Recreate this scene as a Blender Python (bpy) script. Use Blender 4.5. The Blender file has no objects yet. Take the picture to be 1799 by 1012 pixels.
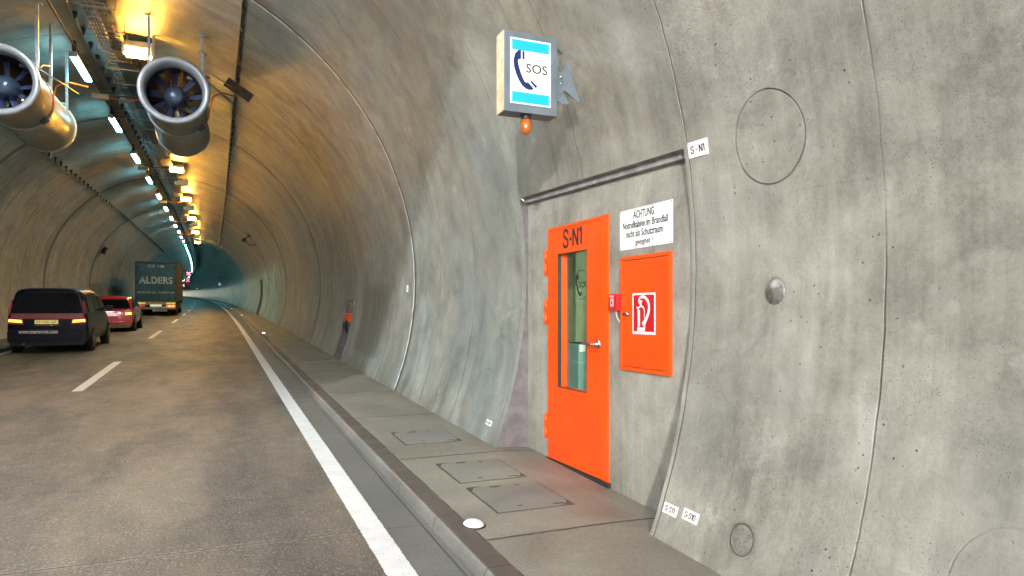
import bpy, bmesh, math, random
from mathutils import Vector, Matrix
random.seed(7)
PI = math.pi
sc = bpy.context.scene
COL = sc.collection

# ------------------------------------------------------------------ camera, world, light, exposure
cam_d = bpy.data.cameras.new("camera")
cam = bpy.data.objects.new("camera", cam_d)
COL.objects.link(cam)
cam.location = (0, 0, 1.62)
cam.rotation_euler = (PI/2, 0, -math.radians(23.14))
cam_d.sensor_fit = 'HORIZONTAL'
cam_d.sensor_width = 36.0
cam_d.lens = 1215.0/1799.0*36.0
cam_d.shift_y = 44.0/1799.0
cam_d.clip_start = 0.05
cam_d.clip_end = 3000
sc.camera = cam

w = bpy.data.worlds.new("World")
sc.world = w
w.use_nodes = True
wn = w.node_tree
sky = wn.nodes.new('ShaderNodeTexSky')
sky.sky_type = 'NISHITA'
sky.sun_disc = False
sky.sun_elevation = math.radians(10)
sky.sun_rotation = math.radians(208)
hs = wn.nodes.new('ShaderNodeHueSaturation')
hs.inputs['Saturation'].default_value = 0.45
wn.links.new(sky.outputs[0], hs.inputs['Color'])
wn.links.new(hs.outputs[0], wn.nodes['Background'].inputs[0])
wn.nodes['Background'].inputs[1].default_value = 0.15

sun_d = bpy.data.lights.new("sun", 'SUN')
sun_d.energy = 2.0
sun_d.angle = math.radians(1.5)
sun_d.color = (1, .975, .94)
sun = bpy.data.objects.new("sun", sun_d)
COL.objects.link(sun)
SEL, SAZ = math.radians(10), math.radians(28)        # low behind the camera: lights the right wall through the lining's unseen open end
sun.rotation_euler = Vector((math.sin(SAZ)*math.cos(SEL), math.cos(SAZ)*math.cos(SEL), -math.sin(SEL))).to_track_quat('-Z', 'Y').to_euler()

sc.view_settings.view_transform = 'Standard'
sc.view_settings.look = 'None'
sc.view_settings.gamma = 1
sc.view_settings.exposure = 1.05
cy = sc.cycles
cy.max_bounces = 5
cy.diffuse_bounces = 3
cy.glossy_bounces = 2
cy.transmission_bounces = 3
cy.transparent_max_bounces = 8
cy.sample_clamp_indirect = 4
cy.sample_clamp_direct = 0
cy.use_denoising = True
cy.use_adaptive_sampling = True
cy.adaptive_threshold = 0.03
cy.caustics_reflective = False
cy.caustics_refractive = False

LED_E = 38.0
FILL_E = 135.0
SOD_E = 270.0

# ------------------------------------------------------------------ the tunnel's geometry
G = 0.0301          # uphill gradient
XC, HC, RT = -1.70, 1.80, 4.61   # centre and radius of the lining's arch, above the road

def cl(s):  return -(.01206*(s-32))**2 if s > 32 else 0.0
def dcl(s): return -2*.01206**2*(s-32) if s > 32 else 0.0
def rz(s):  return G*s - (.0043*(s-30) if s > 30 else 0.0)
def drz(s): return G - (.0043 if s > 30 else 0.0)
def P(x, s, h): return Vector((x + cl(s), s - x*dcl(s), h + rz(s)))
def FR(s, x=0.0, h=0.0):            # frame on the road: X across, Y along, Z up
    f = Vector((dcl(s), 1, drz(s))).normalized()
    r = f.cross(Vector((0, 0, 1))).normalized()
    u = r.cross(f)
    m = Matrix((r, f, u)).transposed().to_4x4()
    m.translation = P(x, s, h)
    return m
def wallx(h, r=RT): return XC + math.sqrt(max(r*r-(h-HC)**2, 0))
def WF(s, th, r=RT):                # frame on the lining seen from inside: X right, Y up, Z out of the wall
    t = math.radians(th)
    n = Vector((-math.cos(t), 0, -math.sin(t)))
    if th > 90: yy = Vector((math.sin(t), 0, -math.cos(t)))
    else: yy = Vector((-math.sin(t), 0, math.cos(t)))
    fw = Vector((dcl(s), 1, drz(s))).normalized()
    xx = yy.cross(n).normalized()
    m = Matrix((xx, yy, n)).transposed().to_4x4()
    # lean with the gradient so that the plate's long side follows the joints
    m = m @ Matrix.Rotation(-drz(s) if th < 90 else drz(s), 4, 'Z')
    m.translation = P(XC + r*math.cos(t), s, HC + r*math.sin(t))
    return m
XN = 2.93                           # plane of the niche's back wall
def NF(s, z):                       # frame on the niche's back wall, level
    m = Matrix((Vector((0, -1, 0)), Vector((0, 0, 1)), Vector((-1, 0, 0)))).transposed().to_4x4()
    m.translation = Vector((XN, s, z))
    return m

# ------------------------------------------------------------------ helpers
def tag(o, label=None, cat=None, group=None, kind=None):
    if label: o['label'] = label
    if cat: o['category'] = cat
    if group: o['group'] = group
    if kind: o['kind'] = kind
    return o
def empty(name, m, label, cat, group=None):
    o = bpy.data.objects.new(name, None)
    COL.objects.link(o)
    o.empty_display_size = .2
    o.matrix_world = m if isinstance(m, Matrix) else Matrix.Translation(m)
    return tag(o, label, cat, group)
def link(name, me, mat, parent=None, m=None, smooth=False):
    o = bpy.data.objects.new(name, me)
    COL.objects.link(o)
    for x in (mat if isinstance(mat, (list, tuple)) else [mat]): me.materials.append(x)
    if parent: o.parent = parent
    if m is not None: o.matrix_local = m
    if smooth:
        for p in me.polygons: p.use_smooth = True
    return o
def copy_tree(o, parent=None):
    c = o.copy(); COL.objects.link(c)
    if parent: c.parent = parent; c.matrix_parent_inverse = o.matrix_parent_inverse.copy()
    for ch in list(o.children): copy_tree(ch, c)
    return c
class MB:
    def __init__(self): self.bm = bmesh.new()
    def _tf(self, vs, m):
        if m is not None:
            for v in vs: v.co = m @ v.co
    def box(self, x0, x1, y0, y1, z0, z1, m=None, bev=0, mi=0):
        bm = self.bm
        c = [bm.verts.new((x, y, z)) for x in (x0, x1) for y in (y0, y1) for z in (z0, z1)]
        fs = [bm.faces.new([c[i] for i in f]) for f in ((0,1,3,2),(4,6,7,5),(0,4,5,1),(2,3,7,6),(0,2,6,4),(1,5,7,3))]
        for f in fs: f.material_index = mi
        if bev:
            es = list({e for f in fs for e in f.edges})
            r = bmesh.ops.bevel(bm, geom=es, offset=bev, segments=2, affect='EDGES', profile=.6)
            c = list({v for f in r['faces'] for v in f.verts} | {v for v in c if v.is_valid})
            for f in r['faces']: f.material_index = mi
        self._tf(c, m)
        return self
    def ngon(self, pts, m=None, mi=0):
        vs = [self.bm.verts.new(p) for p in pts]
        f = self.bm.faces.new(vs); f.material_index = mi
        self._tf(vs, m)
        return self
    def prism(self, pts2, z0, z1, m=None, mi=0):     # outline in XY, extruded in Z
        bm = self.bm
        a = [bm.verts.new((p[0], p[1], z0)) for p in pts2]
        b = [bm.verts.new((p[0], p[1], z1)) for p in pts2]
        n = len(a)
        fs = [bm.faces.new(a[::-1]), bm.faces.new(b)]
        for i in range(n): fs.append(bm.faces.new((a[i], a[(i+1) % n], b[(i+1) % n], b[i])))
        for f in fs: f.material_index = mi
        self._tf(a+b, m)
        return self
    def tube(self, pts, r, n=8, cap=True, m=None, mi=0):
        bm = self.bm
        pts = [Vector(p) for p in pts]
        rr = r if isinstance(r, (list, tuple)) else [r]*len(pts)
        rings = []; ref = None
        for i, p in enumerate(pts):
            d = (pts[min(i+1, len(pts)-1)] - pts[max(i-1, 0)])
            if d.length < 1e-9: d = Vector((0, 0, 1))
            d.normalize()
            if ref is None: ref = Vector((0, 0, 1)) if abs(d.z) < .9 else Vector((1, 0, 0))
            a = d.cross(ref).normalized(); b = d.cross(a)
            ref = -b if False else ref
            rings.append([bm.verts.new(p + (a*math.cos(t)+b*math.sin(t))*rr[i]) for t in [2*PI*k/n for k in range(n)]])
        for i in range(len(rings)-1):
            for k in range(n):
                f = bm.faces.new((rings[i][k], rings[i][(k+1) % n], rings[i+1][(k+1) % n], rings[i+1][k])); f.material_index = mi; f.smooth = True
        if cap:
            for q in (rings[0], rings[-1]):
                f = bm.faces.new(q); f.material_index = mi
        self._tf([v for q in rings for v in q], m)
        return self
    def lathe(self, prof, n=32, axis='Y', m=None, mi=0, closed=False):  # prof: (radius, along)
        bm = self.bm; rings = []
        for r, a in prof:
            q = []
            if r < 1e-6:
                co = (0, a, 0) if axis == 'Y' else (0, 0, a)
                q = [bm.verts.new(co)]
            else:
                for k in range(n):
                    t = 2*PI*k/n; c, s_ = r*math.cos(t), r*math.sin(t)
                    q.append(bm.verts.new((c, a, s_) if axis == 'Y' else (c, s_, a)))
            rings.append(q)
        R_ = rings + ([rings[0]] if closed else [])
        for i in range(len(R_)-1):
            A, B = R_[i], R_[i+1]
            for k in range(n):
                if len(A) == 1 and len(B) == 1: continue
                if len(A) == 1: vs = (A[0], B[(k+1) % n], B[k])
                elif len(B) == 1: vs = (A[k], A[(k+1) % n], B[0])
                else: vs = (A[k], A[(k+1) % n], B[(k+1) % n], B[k])
                f = bm.faces.new(vs); f.material_index = mi; f.smooth = True
        self._tf([v for q in rings for v in q], m)
        return self
    def me(self, name):
        bmesh.ops.recalc_face_normals(self.bm, faces=self.bm.faces)
        me = bpy.data.meshes.new(name); self.bm.to_mesh(me); self.bm.free()
        return me
    def build(self, name, mat, parent=None, m=None):
        if name in SPLIT:                     # pieces that lie apart become parts of their own
            out = None
            for me in self.pieces(name):
                o = link(name, me, mat, parent, m)
                out = out or o
            return out
        return link(name, self.me(name), mat, parent, m)
    def pieces(self, name):
        bm = self.bm; bmesh.ops.recalc_face_normals(bm, faces=bm.faces); bm.faces.ensure_lookup_table()
        seen, isl = set(), []
        for f in bm.faces:
            if f in seen: continue
            st, fs = [f], []; seen.add(f)
            while st:
                g_ = st.pop(); fs.append(g_)
                for e in g_.edges:
                    for h in e.link_faces:
                        if h not in seen: seen.add(h); st.append(h)
            co = [v.co for q in fs for v in q.verts]
            isl.append([fs, [min(c[i] for c in co)-.003 for i in range(3)], [max(c[i] for c in co)+.003 for i in range(3)]])
        ch = True
        while ch:
            ch = False
            for i in range(len(isl)):
                for j in range(i+1, len(isl)):
                    A, B = isl[i], isl[j]
                    if all(A[1][k] <= B[2][k] and B[1][k] <= A[2][k] for k in range(3)):
                        A[0] += B[0]; A[1] = [min(a, b) for a, b in zip(A[1], B[1])]; A[2] = [max(a, b) for a, b in zip(A[2], B[2])]
                        isl.pop(j); ch = True; break
                if ch: break
        res = []
        for fs, _, _ in isl:
            nb_ = bmesh.new(); mp = {}
            for f in fs:
                q = nb_.faces.new([mp.setdefault(v, None) or mp.__setitem__(v, nb_.verts.new(v.co)) or mp[v] for v in f.verts])
                q.material_index = f.material_index; q.smooth = f.smooth
            me = bpy.data.meshes.new(name); nb_.to_mesh(me); nb_.free(); res.append(me)
        bm.free()
        return res
SPLIT = {'blue_band', 'hanger', 'door_hinge', 'socket', 'screw', 'bolt', 'lifting_slot', 'corner_patch', 'lock_rod', 'wall_arm', 'bracket', 'lug', 'brace', 'phone_cable',
         'hose_coupling', 'bulb', 'arm', 'underrun_bar', 'cable_gland', 'hinge', 'window_gasket', 'flange', 'side_rail', 'latch', 'cabin_walls_'}

def stroke(mb, pts, wd, z0, z1, m=None):
    n = len(pts); L, Rr = [], []
    for i, p in enumerate(pts):
        a = Vector(pts[max(i-1, 0)]); b = Vector(pts[min(i+1, n-1)])
        d = (b-a).normalized(); q = Vector((-d.y, d.x))
        ww = (wd[i] if isinstance(wd, (list, tuple)) else wd)/2
        L.append(Vector(p)+q*ww); Rr.append(Vector(p)-q*ww)
    bm = mb.bm
    for i in range(n-1):
        mb.prism([L[i], Rr[i], Rr[i+1], L[i+1]], z0, z1, m)

def text(name, s, mat, parent, m, x0, x1, y0, y1, depth=.002, spacing=1.0, bold=0.0):
    cu = bpy.data.curves.new(name, 'FONT'); cu.body = s; cu.extrude = depth/2; cu.align_x = 'CENTER'
    cu.space_character = spacing; cu.resolution_u = 3; cu.offset = bold
    o = bpy.data.objects.new(name, cu); COL.objects.link(o)
    dg = bpy.context.evaluated_depsgraph_get(); dg.update()
    me = bpy.data.meshes.new_from_object(o.evaluated_get(dg))
    bpy.data.objects.remove(o); bpy.data.curves.remove(cu)
    xs = [v.co.x for v in me.vertices]; ys = [v.co.y for v in me.vertices]; zs = [v.co.z for v in me.vertices]
    ax, bx, ay, by, az = min(xs), max(xs), min(ys), max(ys), min(zs)
    for v in me.vertices:
        v.co.x = x0 + (v.co.x-ax)/(bx-ax)*(x1-x0)
        v.co.y = y0 + (v.co.y-ay)/(by-ay)*(y1-y0)
        v.co.z = v.co.z - az
    me.materials.clear()
    return link(name, me, mat, parent, m)

GL = {'S': (.56, [[(.54,.76),(.50,.90),(.38,.985),(.26,1.0),(.12,.95),(.04,.83),(.05,.68),(.16,.58),(.36,.49),(.50,.40),(.56,.25),(.51,.09),(.38,.01),(.26,0),(.12,.04),(.03,.14),(0,.27)]]),
      'N': (.54, [[(0,0),(0,1)],[(0,1),(.54,0)],[(.54,0),(.54,1)]]), '1': (.26, [[(.0,.80),(.12,.86),(.22,1.0)],[(.22,1.0),(.22,0)]]),
      '0': (.52, [[(.26,1),(.10,.93),(.01,.72),(0,.5),(.01,.28),(.10,.07),(.26,0),(.42,.07),(.51,.28),(.52,.5),(.51,.72),(.42,.93),(.26,1)]]),
      '-': (.26, [[(0,.42),(.26,.42)]]), '9': (.52, [[(.02,.14),(.12,.02),(.26,0),(.42,.08),(.51,.35),(.52,.7),(.46,.92),(.28,1),(.08,.92),(0,.72),(.06,.52),(.26,.43),(.46,.52),(.51,.66)]]), ' ': (.12, [])}
def stencil(name, s, mat, parent, m, x0, x1, y0, y1, wt=.13, depth=.002):
    gap = .17; W = sum(GL[c][0] for c in s) + gap*(len(s)-1) + wt
    fx, fy = (x1-x0)/W, (y1-y0)/(1+wt); c_ = MB(); x = wt/2
    for i, c in enumerate(s):
        for j, pl_ in enumerate(GL[c][1]):
            pts = [(x0+(x+px)*fx, y0+(wt/2+py)*fy) for px, py in pl_]
            stroke(c_, pts, wt*(fx+fy)/2, 0, depth+j*.00002)
        x += GL[c][0]+gap
    return link(name, c_.me(name), mat, parent, m)

# ------------------------------------------------------------------ materials
def NT(name):
    m = bpy.data.materials.new(name); m.use_nodes = True
    return m, m.node_tree, m.node_tree.nodes['Principled BSDF']
class N:                              # small node-building helper
    def __init__(s, nt): s.nt = nt
    def inp(s, node, i, v):
        if v is None: return
        if isinstance(v, bpy.types.NodeSocket): s.nt.links.new(v, node.inputs[i])
        else: node.inputs[i].default_value = v
    def math(s, op, a, b=None, c=None, clamp=False):
        n = s.nt.nodes.new('ShaderNodeMath'); n.operation = op; n.use_clamp = clamp
        s.inp(n, 0, a); s.inp(n, 1, b); s.inp(n, 2, c); return n.outputs[0]
    def noise(s, vec, scale, detail=4, rough=.55, dist=0):
        n = s.nt.nodes.new('ShaderNodeTexNoise'); s.inp(n, 'Vector', vec); n.inputs['Scale'].default_value = scale
        n.inputs['Detail'].default_value = detail; n.inputs['Roughness'].default_value = rough; n.inputs['Distortion'].default_value = dist
        return n.outputs['Fac']
    def vor(s, vec, scale, out='Distance', rnd=1):
        n = s.nt.nodes.new('ShaderNodeTexVoronoi'); s.inp(n, 'Vector', vec); n.inputs['Scale'].default_value = scale
        n.inputs['Randomness'].default_value = rnd
        return n.outputs[out]
    def ramp(s, f, a, b, lo=0.0, hi=1.0, smooth=True):
        n = s.nt.nodes.new('ShaderNodeMapRange'); n.clamp = True
        if smooth: n.interpolation_type = 'SMOOTHSTEP'
        s.inp(n, 0, f); s.inp(n, 1, a); s.inp(n, 2, b); s.inp(n, 3, lo); s.inp(n, 4, hi); return n.outputs[0]
    def mix(s, f, a, b, mode='MIX'):
        n = s.nt.nodes.new('ShaderNodeMix'); n.data_type = 'RGBA'; n.blend_type = mode
        s.inp(n, 0, f)
        for i, v in ((6, a), (7, b)):
            if isinstance(v, (tuple, list)) and len(v) == 3: v = (*v, 1)
            s.inp(n, i, v)
        return n.outputs[2]
    def map(s, vec, sc_=(1, 1, 1), loc=(0, 0, 0)):
        n = s.nt.nodes.new('ShaderNodeMapping'); s.inp(n, 0, vec); n.inputs['Scale'].default_value = sc_; n.inputs['Location'].default_value = loc
        return n.outputs[0]
    def coord(s, which='Object'):
        return s.nt.nodes.new('ShaderNodeTexCoord').outputs[which]
    def sep(s, vec):
        n = s.nt.nodes.new('ShaderNodeSeparateXYZ'); s.inp(n, 0, vec); return n.outputs
    def bump(s, h, strength=.3, dist=.01, nrm=None):
        n = s.nt.nodes.new('ShaderNodeBump'); s.inp(n, 'Height', h); n.inputs['Strength'].default_value = strength
        n.inputs['Distance'].default_value = dist
        if nrm is not None: s.inp(n, 'Normal', nrm)
        return n.outputs[0]

def paint(name, col, rough=.4, metal=0.0, var=.12, bump=.05, scale=6, coat=0.0):
    m, nt, b = NT(name); k = N(nt); c = k.coord()
    n = k.noise(c, scale, 5); n2 = k.noise(c, scale*14, 3)
    f = k.ramp(n, .3, .7)
    dark = tuple(x*(1-var) for x in col); lite = tuple(min(1, x*(1+var*.7)) for x in col)
    nt.links.new(k.mix(f, dark, lite), b.inputs['Base Color'])
    b.inputs['Metallic'].default_value = metal
    nt.links.new(k.ramp(n2, .3, .7, rough*.85, min(1, rough*1.2)), b.inputs['Roughness'])
    if coat: b.inputs['Coat Weight'].default_value = coat; b.inputs['Coat Roughness'].default_value = .08
    if bump: nt.links.new(k.bump(n2, bump, .002), b.inputs['Normal'])
    return m
def glow(name, col, e):
    m, nt, b = NT(name)
    b.inputs['Base Color'].default_value = (.8, .8, .8, 1)
    b.inputs['Emission Color'].default_value = (*col, 1); b.inputs['Emission Strength'].default_value = e
    return m

def concrete(name, kind):
    """kind: lining, niche, walk, kerb, cover"""
    m, nt, b = NT(name); k = N(nt)
    oc = k.coord(); uv = k.coord('UV')
    big = k.noise(oc, .7, 5, .6); mid = k.noise(oc, 3.2, 6, .62); fine = k.noise(oc, 38, 4, .7); gr = k.noise(oc, 170, 2, .7)
    if kind in ('lining', 'niche'):
        su = k.sep(uv); S, A = su[0], su[1]
        wob = k.math('MULTIPLY', k.math('SUBTRACT', k.noise(uv, 2.2, 3), .5), .05)
        st = k.noise(k.map(uv, (5.5, .28, 1)), 1.0, 5, .65)          # runs down the form boards
        st2 = k.noise(k.map(uv, (22, .7, 1)), 1.0, 3, .6)
        f = k.math('ADD', k.math('MULTIPLY', big, .45), k.math('MULTIPLY', mid, .45))
        f = k.math('ADD', f, k.math('MULTIPLY', k.math('SUBTRACT', st, .5), .34))
        f = k.math('ADD', f, k.math('MULTIPLY', k.math('SUBTRACT', st2, .5), .06))
        f = k.math('ADD', f, k.math('MULTIPLY', k.math('SUBTRACT', fine, .5), .20))
        f = k.math('ADD', f, k.math('MULTIPLY', k.math('SUBTRACT', gr, .5), .26))
        f = k.math('ADD', f, k.math('MULTIPLY', k.math('SUBTRACT', k.noise(k.map(oc, (1, 1, 1), (7, 3, 1)), 1.5, 7, .72, .8), .5), .55))
        col = k.mix(k.ramp(f, .27, .70, smooth=False), (.150, .144, .120), (.42, .408, .352))
        # pale lime bloom
        lb = k.ramp(k.noise(oc, 1.6, 6, .7, .6), .58, .74)
        col = k.mix(k.math('MULTIPLY', lb, .42), col, (.48, .475, .45))
        # scratches and hairline marks
        scn = k.noise(k.map(oc, (1, 1, 1), (2, 8, 5)), 2.3, 8, .8, 1.6); scm = k.math('MULTIPLY', k.ramp(k.math('ABSOLUTE', k.math('SUBTRACT', scn, .5)), .0015, .006, 1, 0), k.ramp(k.noise(oc, 1.1, 2), .52, .66))
        col = k.mix(k.math('MULTIPLY', scm, .55), col, (.09, .085, .078))
        rustn = k.ramp(k.noise(k.map(oc, (1, 1, 1), (1, 2, 9)), 1.9, 5, .7), .64, .80)
        col = k.mix(k.math('MULTIPLY', rustn, .45), col, (.20, .165, .12))
        # bug holes
        v = k.vor(oc, 16); hole = k.ramp(v, .07, .11, 1, 0)
        hm = k.math('MULTIPLY', hole, k.ramp(k.noise(oc, 2.6, 2), .50, .62))
        v2 = k.vor(oc, 45); hole2 = k.math('MULTIPLY', k.ramp(v2, .08, .14, 1, 0), k.ramp(k.noise(oc, 4.0, 3), .48, .58))
        holes = k.math('MAXIMUM', hm, hole2)
        height = k.math('ADD', k.math('MULTIPLY', fine, .25), k.math('MULTIPLY', mid, .8))
        line = k.math('MULTIPLY', holes, 1.0)
        pale = None
        if kind == 'lining':
            # board joints of the formwork every 1.41 m, casting joints every 10.9 m
            def comb(off, per, wdt, soft, src):
                d = k.math('ABSOLUTE', k.math('SUBTRACT', k.math('MODULO', k.math('ADD', src, per*60.5-off), per), per/2))
                return k.ramp(d, wdt, wdt+soft, 1, 0)
            Sw = k.math('ADD', S, k.math('MULTIPLY', wob, .35))
            fl = k.math('MULTIPLY', k.ramp(k.math('ABSOLUTE', k.math('SUBTRACT', k.math('MODULO', k.math('ADD', Sw, 1.41*60.5-2.31), 1.41), .705)), k.ramp(S, 5, 30, .002, .012), k.ramp(S, 5, 30, .008, .04), 1, 0), k.ramp(k.noise(k.map(uv, (.7, .6, 1), (3, 1, 0)), 1, 3), .36, .56, .12, .9))
            dj = k.math('ABSOLUTE', k.math('SUBTRACT', k.math('MODULO', k.math('ADD', S, 10.93*60.5-10.72), 10.93), 10.93/2))
            hw = k.ramp(S, 9, 32, .035, .17)
            rj = k.ramp(dj, hw, k.math('MULTIPLY', hw, 1.5), 1, 0)
            la = comb(.40, 1.9, .003, .008, k.math('ADD', A, k.math('MULTIPLY', wob, .5)))
            la = k.math('MULTIPLY', la, k.ramp(k.noise(k.map(uv, (.5, 1, 1), (9, 4, 0)), 1.3, 2), .55, .7, 0, .12))
            lines = k.math('MAXIMUM', k.math('MAXIMUM', fl, rj), la)
            # bolt-head and void circles left by the formwork: (s, arc, radius, strength)
            for cs, ca_, r, stg in ((3.01, .72, .262, .75), (8.53, 2.71, .23, .6), (6.98, 2.66, .24, .4), (7.3, .73, .25, .5), (8.66, -1.27, .26, .75),
                                    (7.2, -1.30, .27, .65), (1.60, -1.33, .28, .3), (3.0, -1.545, .085, .9), (8.75, -.13, .07, .9), (5.75, 1.74, .10, .5),
                                    (12.9, .5, .25, .4), (19.4, .7, .25, .4), (18.9, -1.2, .26, .4)):
                dx = k.math('SUBTRACT', S, cs); dy = k.math('SUBTRACT', A, ca_)
                d = k.math('SQRT', k.math('ADD', k.math('MULTIPLY', dx, dx), k.math('MULTIPLY', dy, dy)))
                ring = k.ramp(k.math('ABSOLUTE', k.math('SUBTRACT', d, r)), .0015, .0075, stg, 0)
                ring = k.math('MULTIPLY', ring, k.ramp(k.noise(k.map(uv, (3, 3, 1), (r*40, cs, 0)), 1, 2), .35, .6, .3, 1))
                lines = k.math('MAXIMUM', lines, ring)
                if r < .12:
                    lines = k.math('MAXIMUM', lines, k.math('MULTIPLY', k.ramp(d, r, r*1.5, .4, 0), k.ramp(fine, .45, .6)))
            line = k.math('MAXIMUM', line, lines)
            sp = k.math('MULTIPLY', k.ramp(k.vor(oc, 62), .10, .22, 1, 0), k.ramp(k.noise(k.map(oc, (1, 1, 1), (3, 3, 3)), 1.7, 4, .7), .50, .60))
            col = k.mix(k.math('MULTIPLY', sp, .6), col, (.08, .076, .068))
            bl = k.math('MULTIPLY', k.ramp(k.vor(k.map(oc, (1, 1, 1), (.3, .7, .1)), 7.5), .16, .34, 1, 0), k.ramp(k.noise(k.map(oc, (1, 1, 1), (6, 1, 2)), 1.3, 3), .50, .60))
            col = k.mix(k.math('MULTIPLY', bl, .16), col, (.52, .51, .47))
            # sooty stain on the upper right side, lamp glints painted as pale green dots farther in
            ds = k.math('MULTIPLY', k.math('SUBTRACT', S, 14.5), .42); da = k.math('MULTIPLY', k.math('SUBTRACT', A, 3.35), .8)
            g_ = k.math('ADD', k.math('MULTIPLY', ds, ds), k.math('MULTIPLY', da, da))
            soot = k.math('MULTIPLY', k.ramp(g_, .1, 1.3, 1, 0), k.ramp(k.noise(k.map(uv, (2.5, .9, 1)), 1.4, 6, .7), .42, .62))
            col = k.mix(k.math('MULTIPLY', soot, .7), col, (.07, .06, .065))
            S2 = k.math('MULTIPLY', k.ramp(S, 27, 33), k.ramp(S, 42, 50, 1, 0))
            A2 = k.math('MULTIPLY', k.ramp(A, -1.3, -.2), k.ramp(A, 2.2, 3.2, 1, 0))
            dots = k.ramp(k.vor(k.map(uv, (4.2, 9, 1)), 1.0, rnd=.55), .18, .42, 1, 0)
            dm = k.math('MULTIPLY', k.math('MULTIPLY', S2, A2), k.math('MULTIPLY', dots, k.ramp(k.noise(k.map(uv, (1.2, .5, 1)), 1.3, 4), .44, .6)))
            col = k.mix(k.math('MULTIPLY', dm, .9), col, (.62, .72, .62))
            # white sealing bead beside the nearest casting joint
            bd = k.math('ABSOLUTE', k.math('SUBTRACT', S, 10.78))
            bm_ = k.math('MULTIPLY', k.ramp(bd, .020, .03, 1, 0), k.ramp(k.noise(uv, 6, 3), .35, .5, .3, 1))
            pt = k.math('MULTIPLY', k.math('MULTIPLY', k.ramp(S, 12.1, 12.9), k.ramp(S, 14.88, 14.93, 1, 0)), k.math('MULTIPLY', k.ramp(A, -1.5, -1.35), k.ramp(A, -.25, .15, 1, 0)))
            col = k.mix(k.math('MULTIPLY', pt, .55), col, (.075, .08, .07))
            # light coating on the lower walls farther in, glossy; its pale green paints the lamps' reflection
            cm = k.math('MULTIPLY', k.ramp(S, 28, 40), k.ramp(k.math('ADD', A, k.math('MULTIPLY', k.math('SUBTRACT', st, .5), 1.6)), .5, 1.7, 1, 0))
            col = k.mix(k.math('MULTIPLY', cm, k.ramp(st, .35, .65, .35, .95)), col, (.52, .78, .62))
            dk = k.ramp(k.noise(k.map(uv, (3.2, .22, 1), (11, 2, 0)), 1.0, 6, .7), .54, .74)
            col = k.mix(k.math('MULTIPLY', dk, .5), col, (.10, .10, .095))
            cl_ = k.ramp(k.noise(k.map(oc, (1, 1, 1), (4, 4, 4)), .55, 4, .6), .48, .66)
            col = k.mix(k.math('MULTIPLY', cl_, .32), col, (.12, .125, .125))
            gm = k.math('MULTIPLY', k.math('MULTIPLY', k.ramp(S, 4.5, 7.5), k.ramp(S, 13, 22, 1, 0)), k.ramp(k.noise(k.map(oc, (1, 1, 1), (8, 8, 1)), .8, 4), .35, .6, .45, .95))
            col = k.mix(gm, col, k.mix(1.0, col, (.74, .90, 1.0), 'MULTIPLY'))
            col = k.mix(k.math('MULTIPLY', line, .88), col, (.035, .033, .030))
            col = k.mix(bm_, col, (.62, .68, .72))
            # dirt and damp near the foot of the wall
            foot = k.math('MULTIPLY', k.ramp(A, -1.78, -1.45, 1, 0), k.ramp(k.noise(uv, 3, 4), .4, .62))
            col = k.mix(k.math('MULTIPLY', foot, .5), col, (.12, .11, .09))
            height = k.math('SUBTRACT', height, k.math('MULTIPLY', lines, .9))
            b.inputs['Roughness'].default_value = .5
            nt.links.new(k.math('SUBTRACT', k.ramp(st, .3, .7, .34, .56), k.math('MAXIMUM', k.math('MULTIPLY', dm, .22), k.math('MULTIPLY', cm, .25))), b.inputs['Roughness'])
        else:
            col = k.mix(k.math('MULTIPLY', line, .6), col, (.06, .056, .05))
            b.inputs['Roughness'].default_value = .6
        height = k.math('SUBTRACT', height, k.math('MULTIPLY', holes, 1.3))
        nt.links.new(col, b.inputs['Base Color'])
        nt.links.new(k.bump(k.math('ADD', height, k.math('MULTIPLY', gr, .12)), .8, .016), b.inputs['Normal'])
    else:
        su = k.sep(uv); S, X = su[0], su[1]
        f = k.math('ADD', k.math('MULTIPLY', big, .4), k.math('MULTIPLY', mid, .5))
        f = k.math('ADD', f, k.math('MULTIPLY', k.math('SUBTRACT', fine, .5), .4))
        f = k.math('ADD', f, k.math('MULTIPLY', k.math('SUBTRACT', gr, .5), .6))
        cols = {'walk': ((.115, .107, .085), (.33, .31, .25)), 'kerb': ((.055, .047, .038), (.14, .12, .098)),
                'gutter': ((.10, .10, .095), (.24, .235, .215)), 'cover': ((.12, .12, .105), (.28, .275, .24)), 'kerbface': ((.09, .09, .082), (.27, .265, .245))}[kind]
        col = k.mix(k.ramp(f, .25, .68, smooth=False), *cols)
        line = None
        def comb(off, per, wdt, soft, src):
            d = k.math('ABSOLUTE', k.math('SUBTRACT', k.math('MODULO', k.math('ADD', src, per*60.5-off), per), per/2))
            return k.ramp(d, wdt, wdt+soft, 1, 0)
        wob = k.math('MULTIPLY', k.math('SUBTRACT', k.noise(uv, 5, 3), .5), .03)
        Sw = k.math('ADD', S, wob)
        if kind == 'walk':
            line = comb(4.04, 2.235, .010, .007, Sw)
            e = k.math('MULTIPLY', k.ramp(X, 1.549, 1.560, 1, 0), k.ramp(k.noise(uv, 8, 4), .35, .5, .5, 1))
            line = k.math('MAXIMUM', line, e)
            wd = k.math('MULTIPLY', k.ramp(k.math('ABSOLUTE', k.math('SUBTRACT', X, 2.55)), .05, .28, 1, 0), k.ramp(k.noise(uv, 1.7, 4), .35, .65))
            col = k.mix(k.math('MULTIPLY', wd, .5), col, (.16, .125, .085))
            rust = k.ramp(k.noise(k.map(uv, (1, 1, 1), (5, 3, 0)), 2.4, 4), .66, .78)
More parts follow.
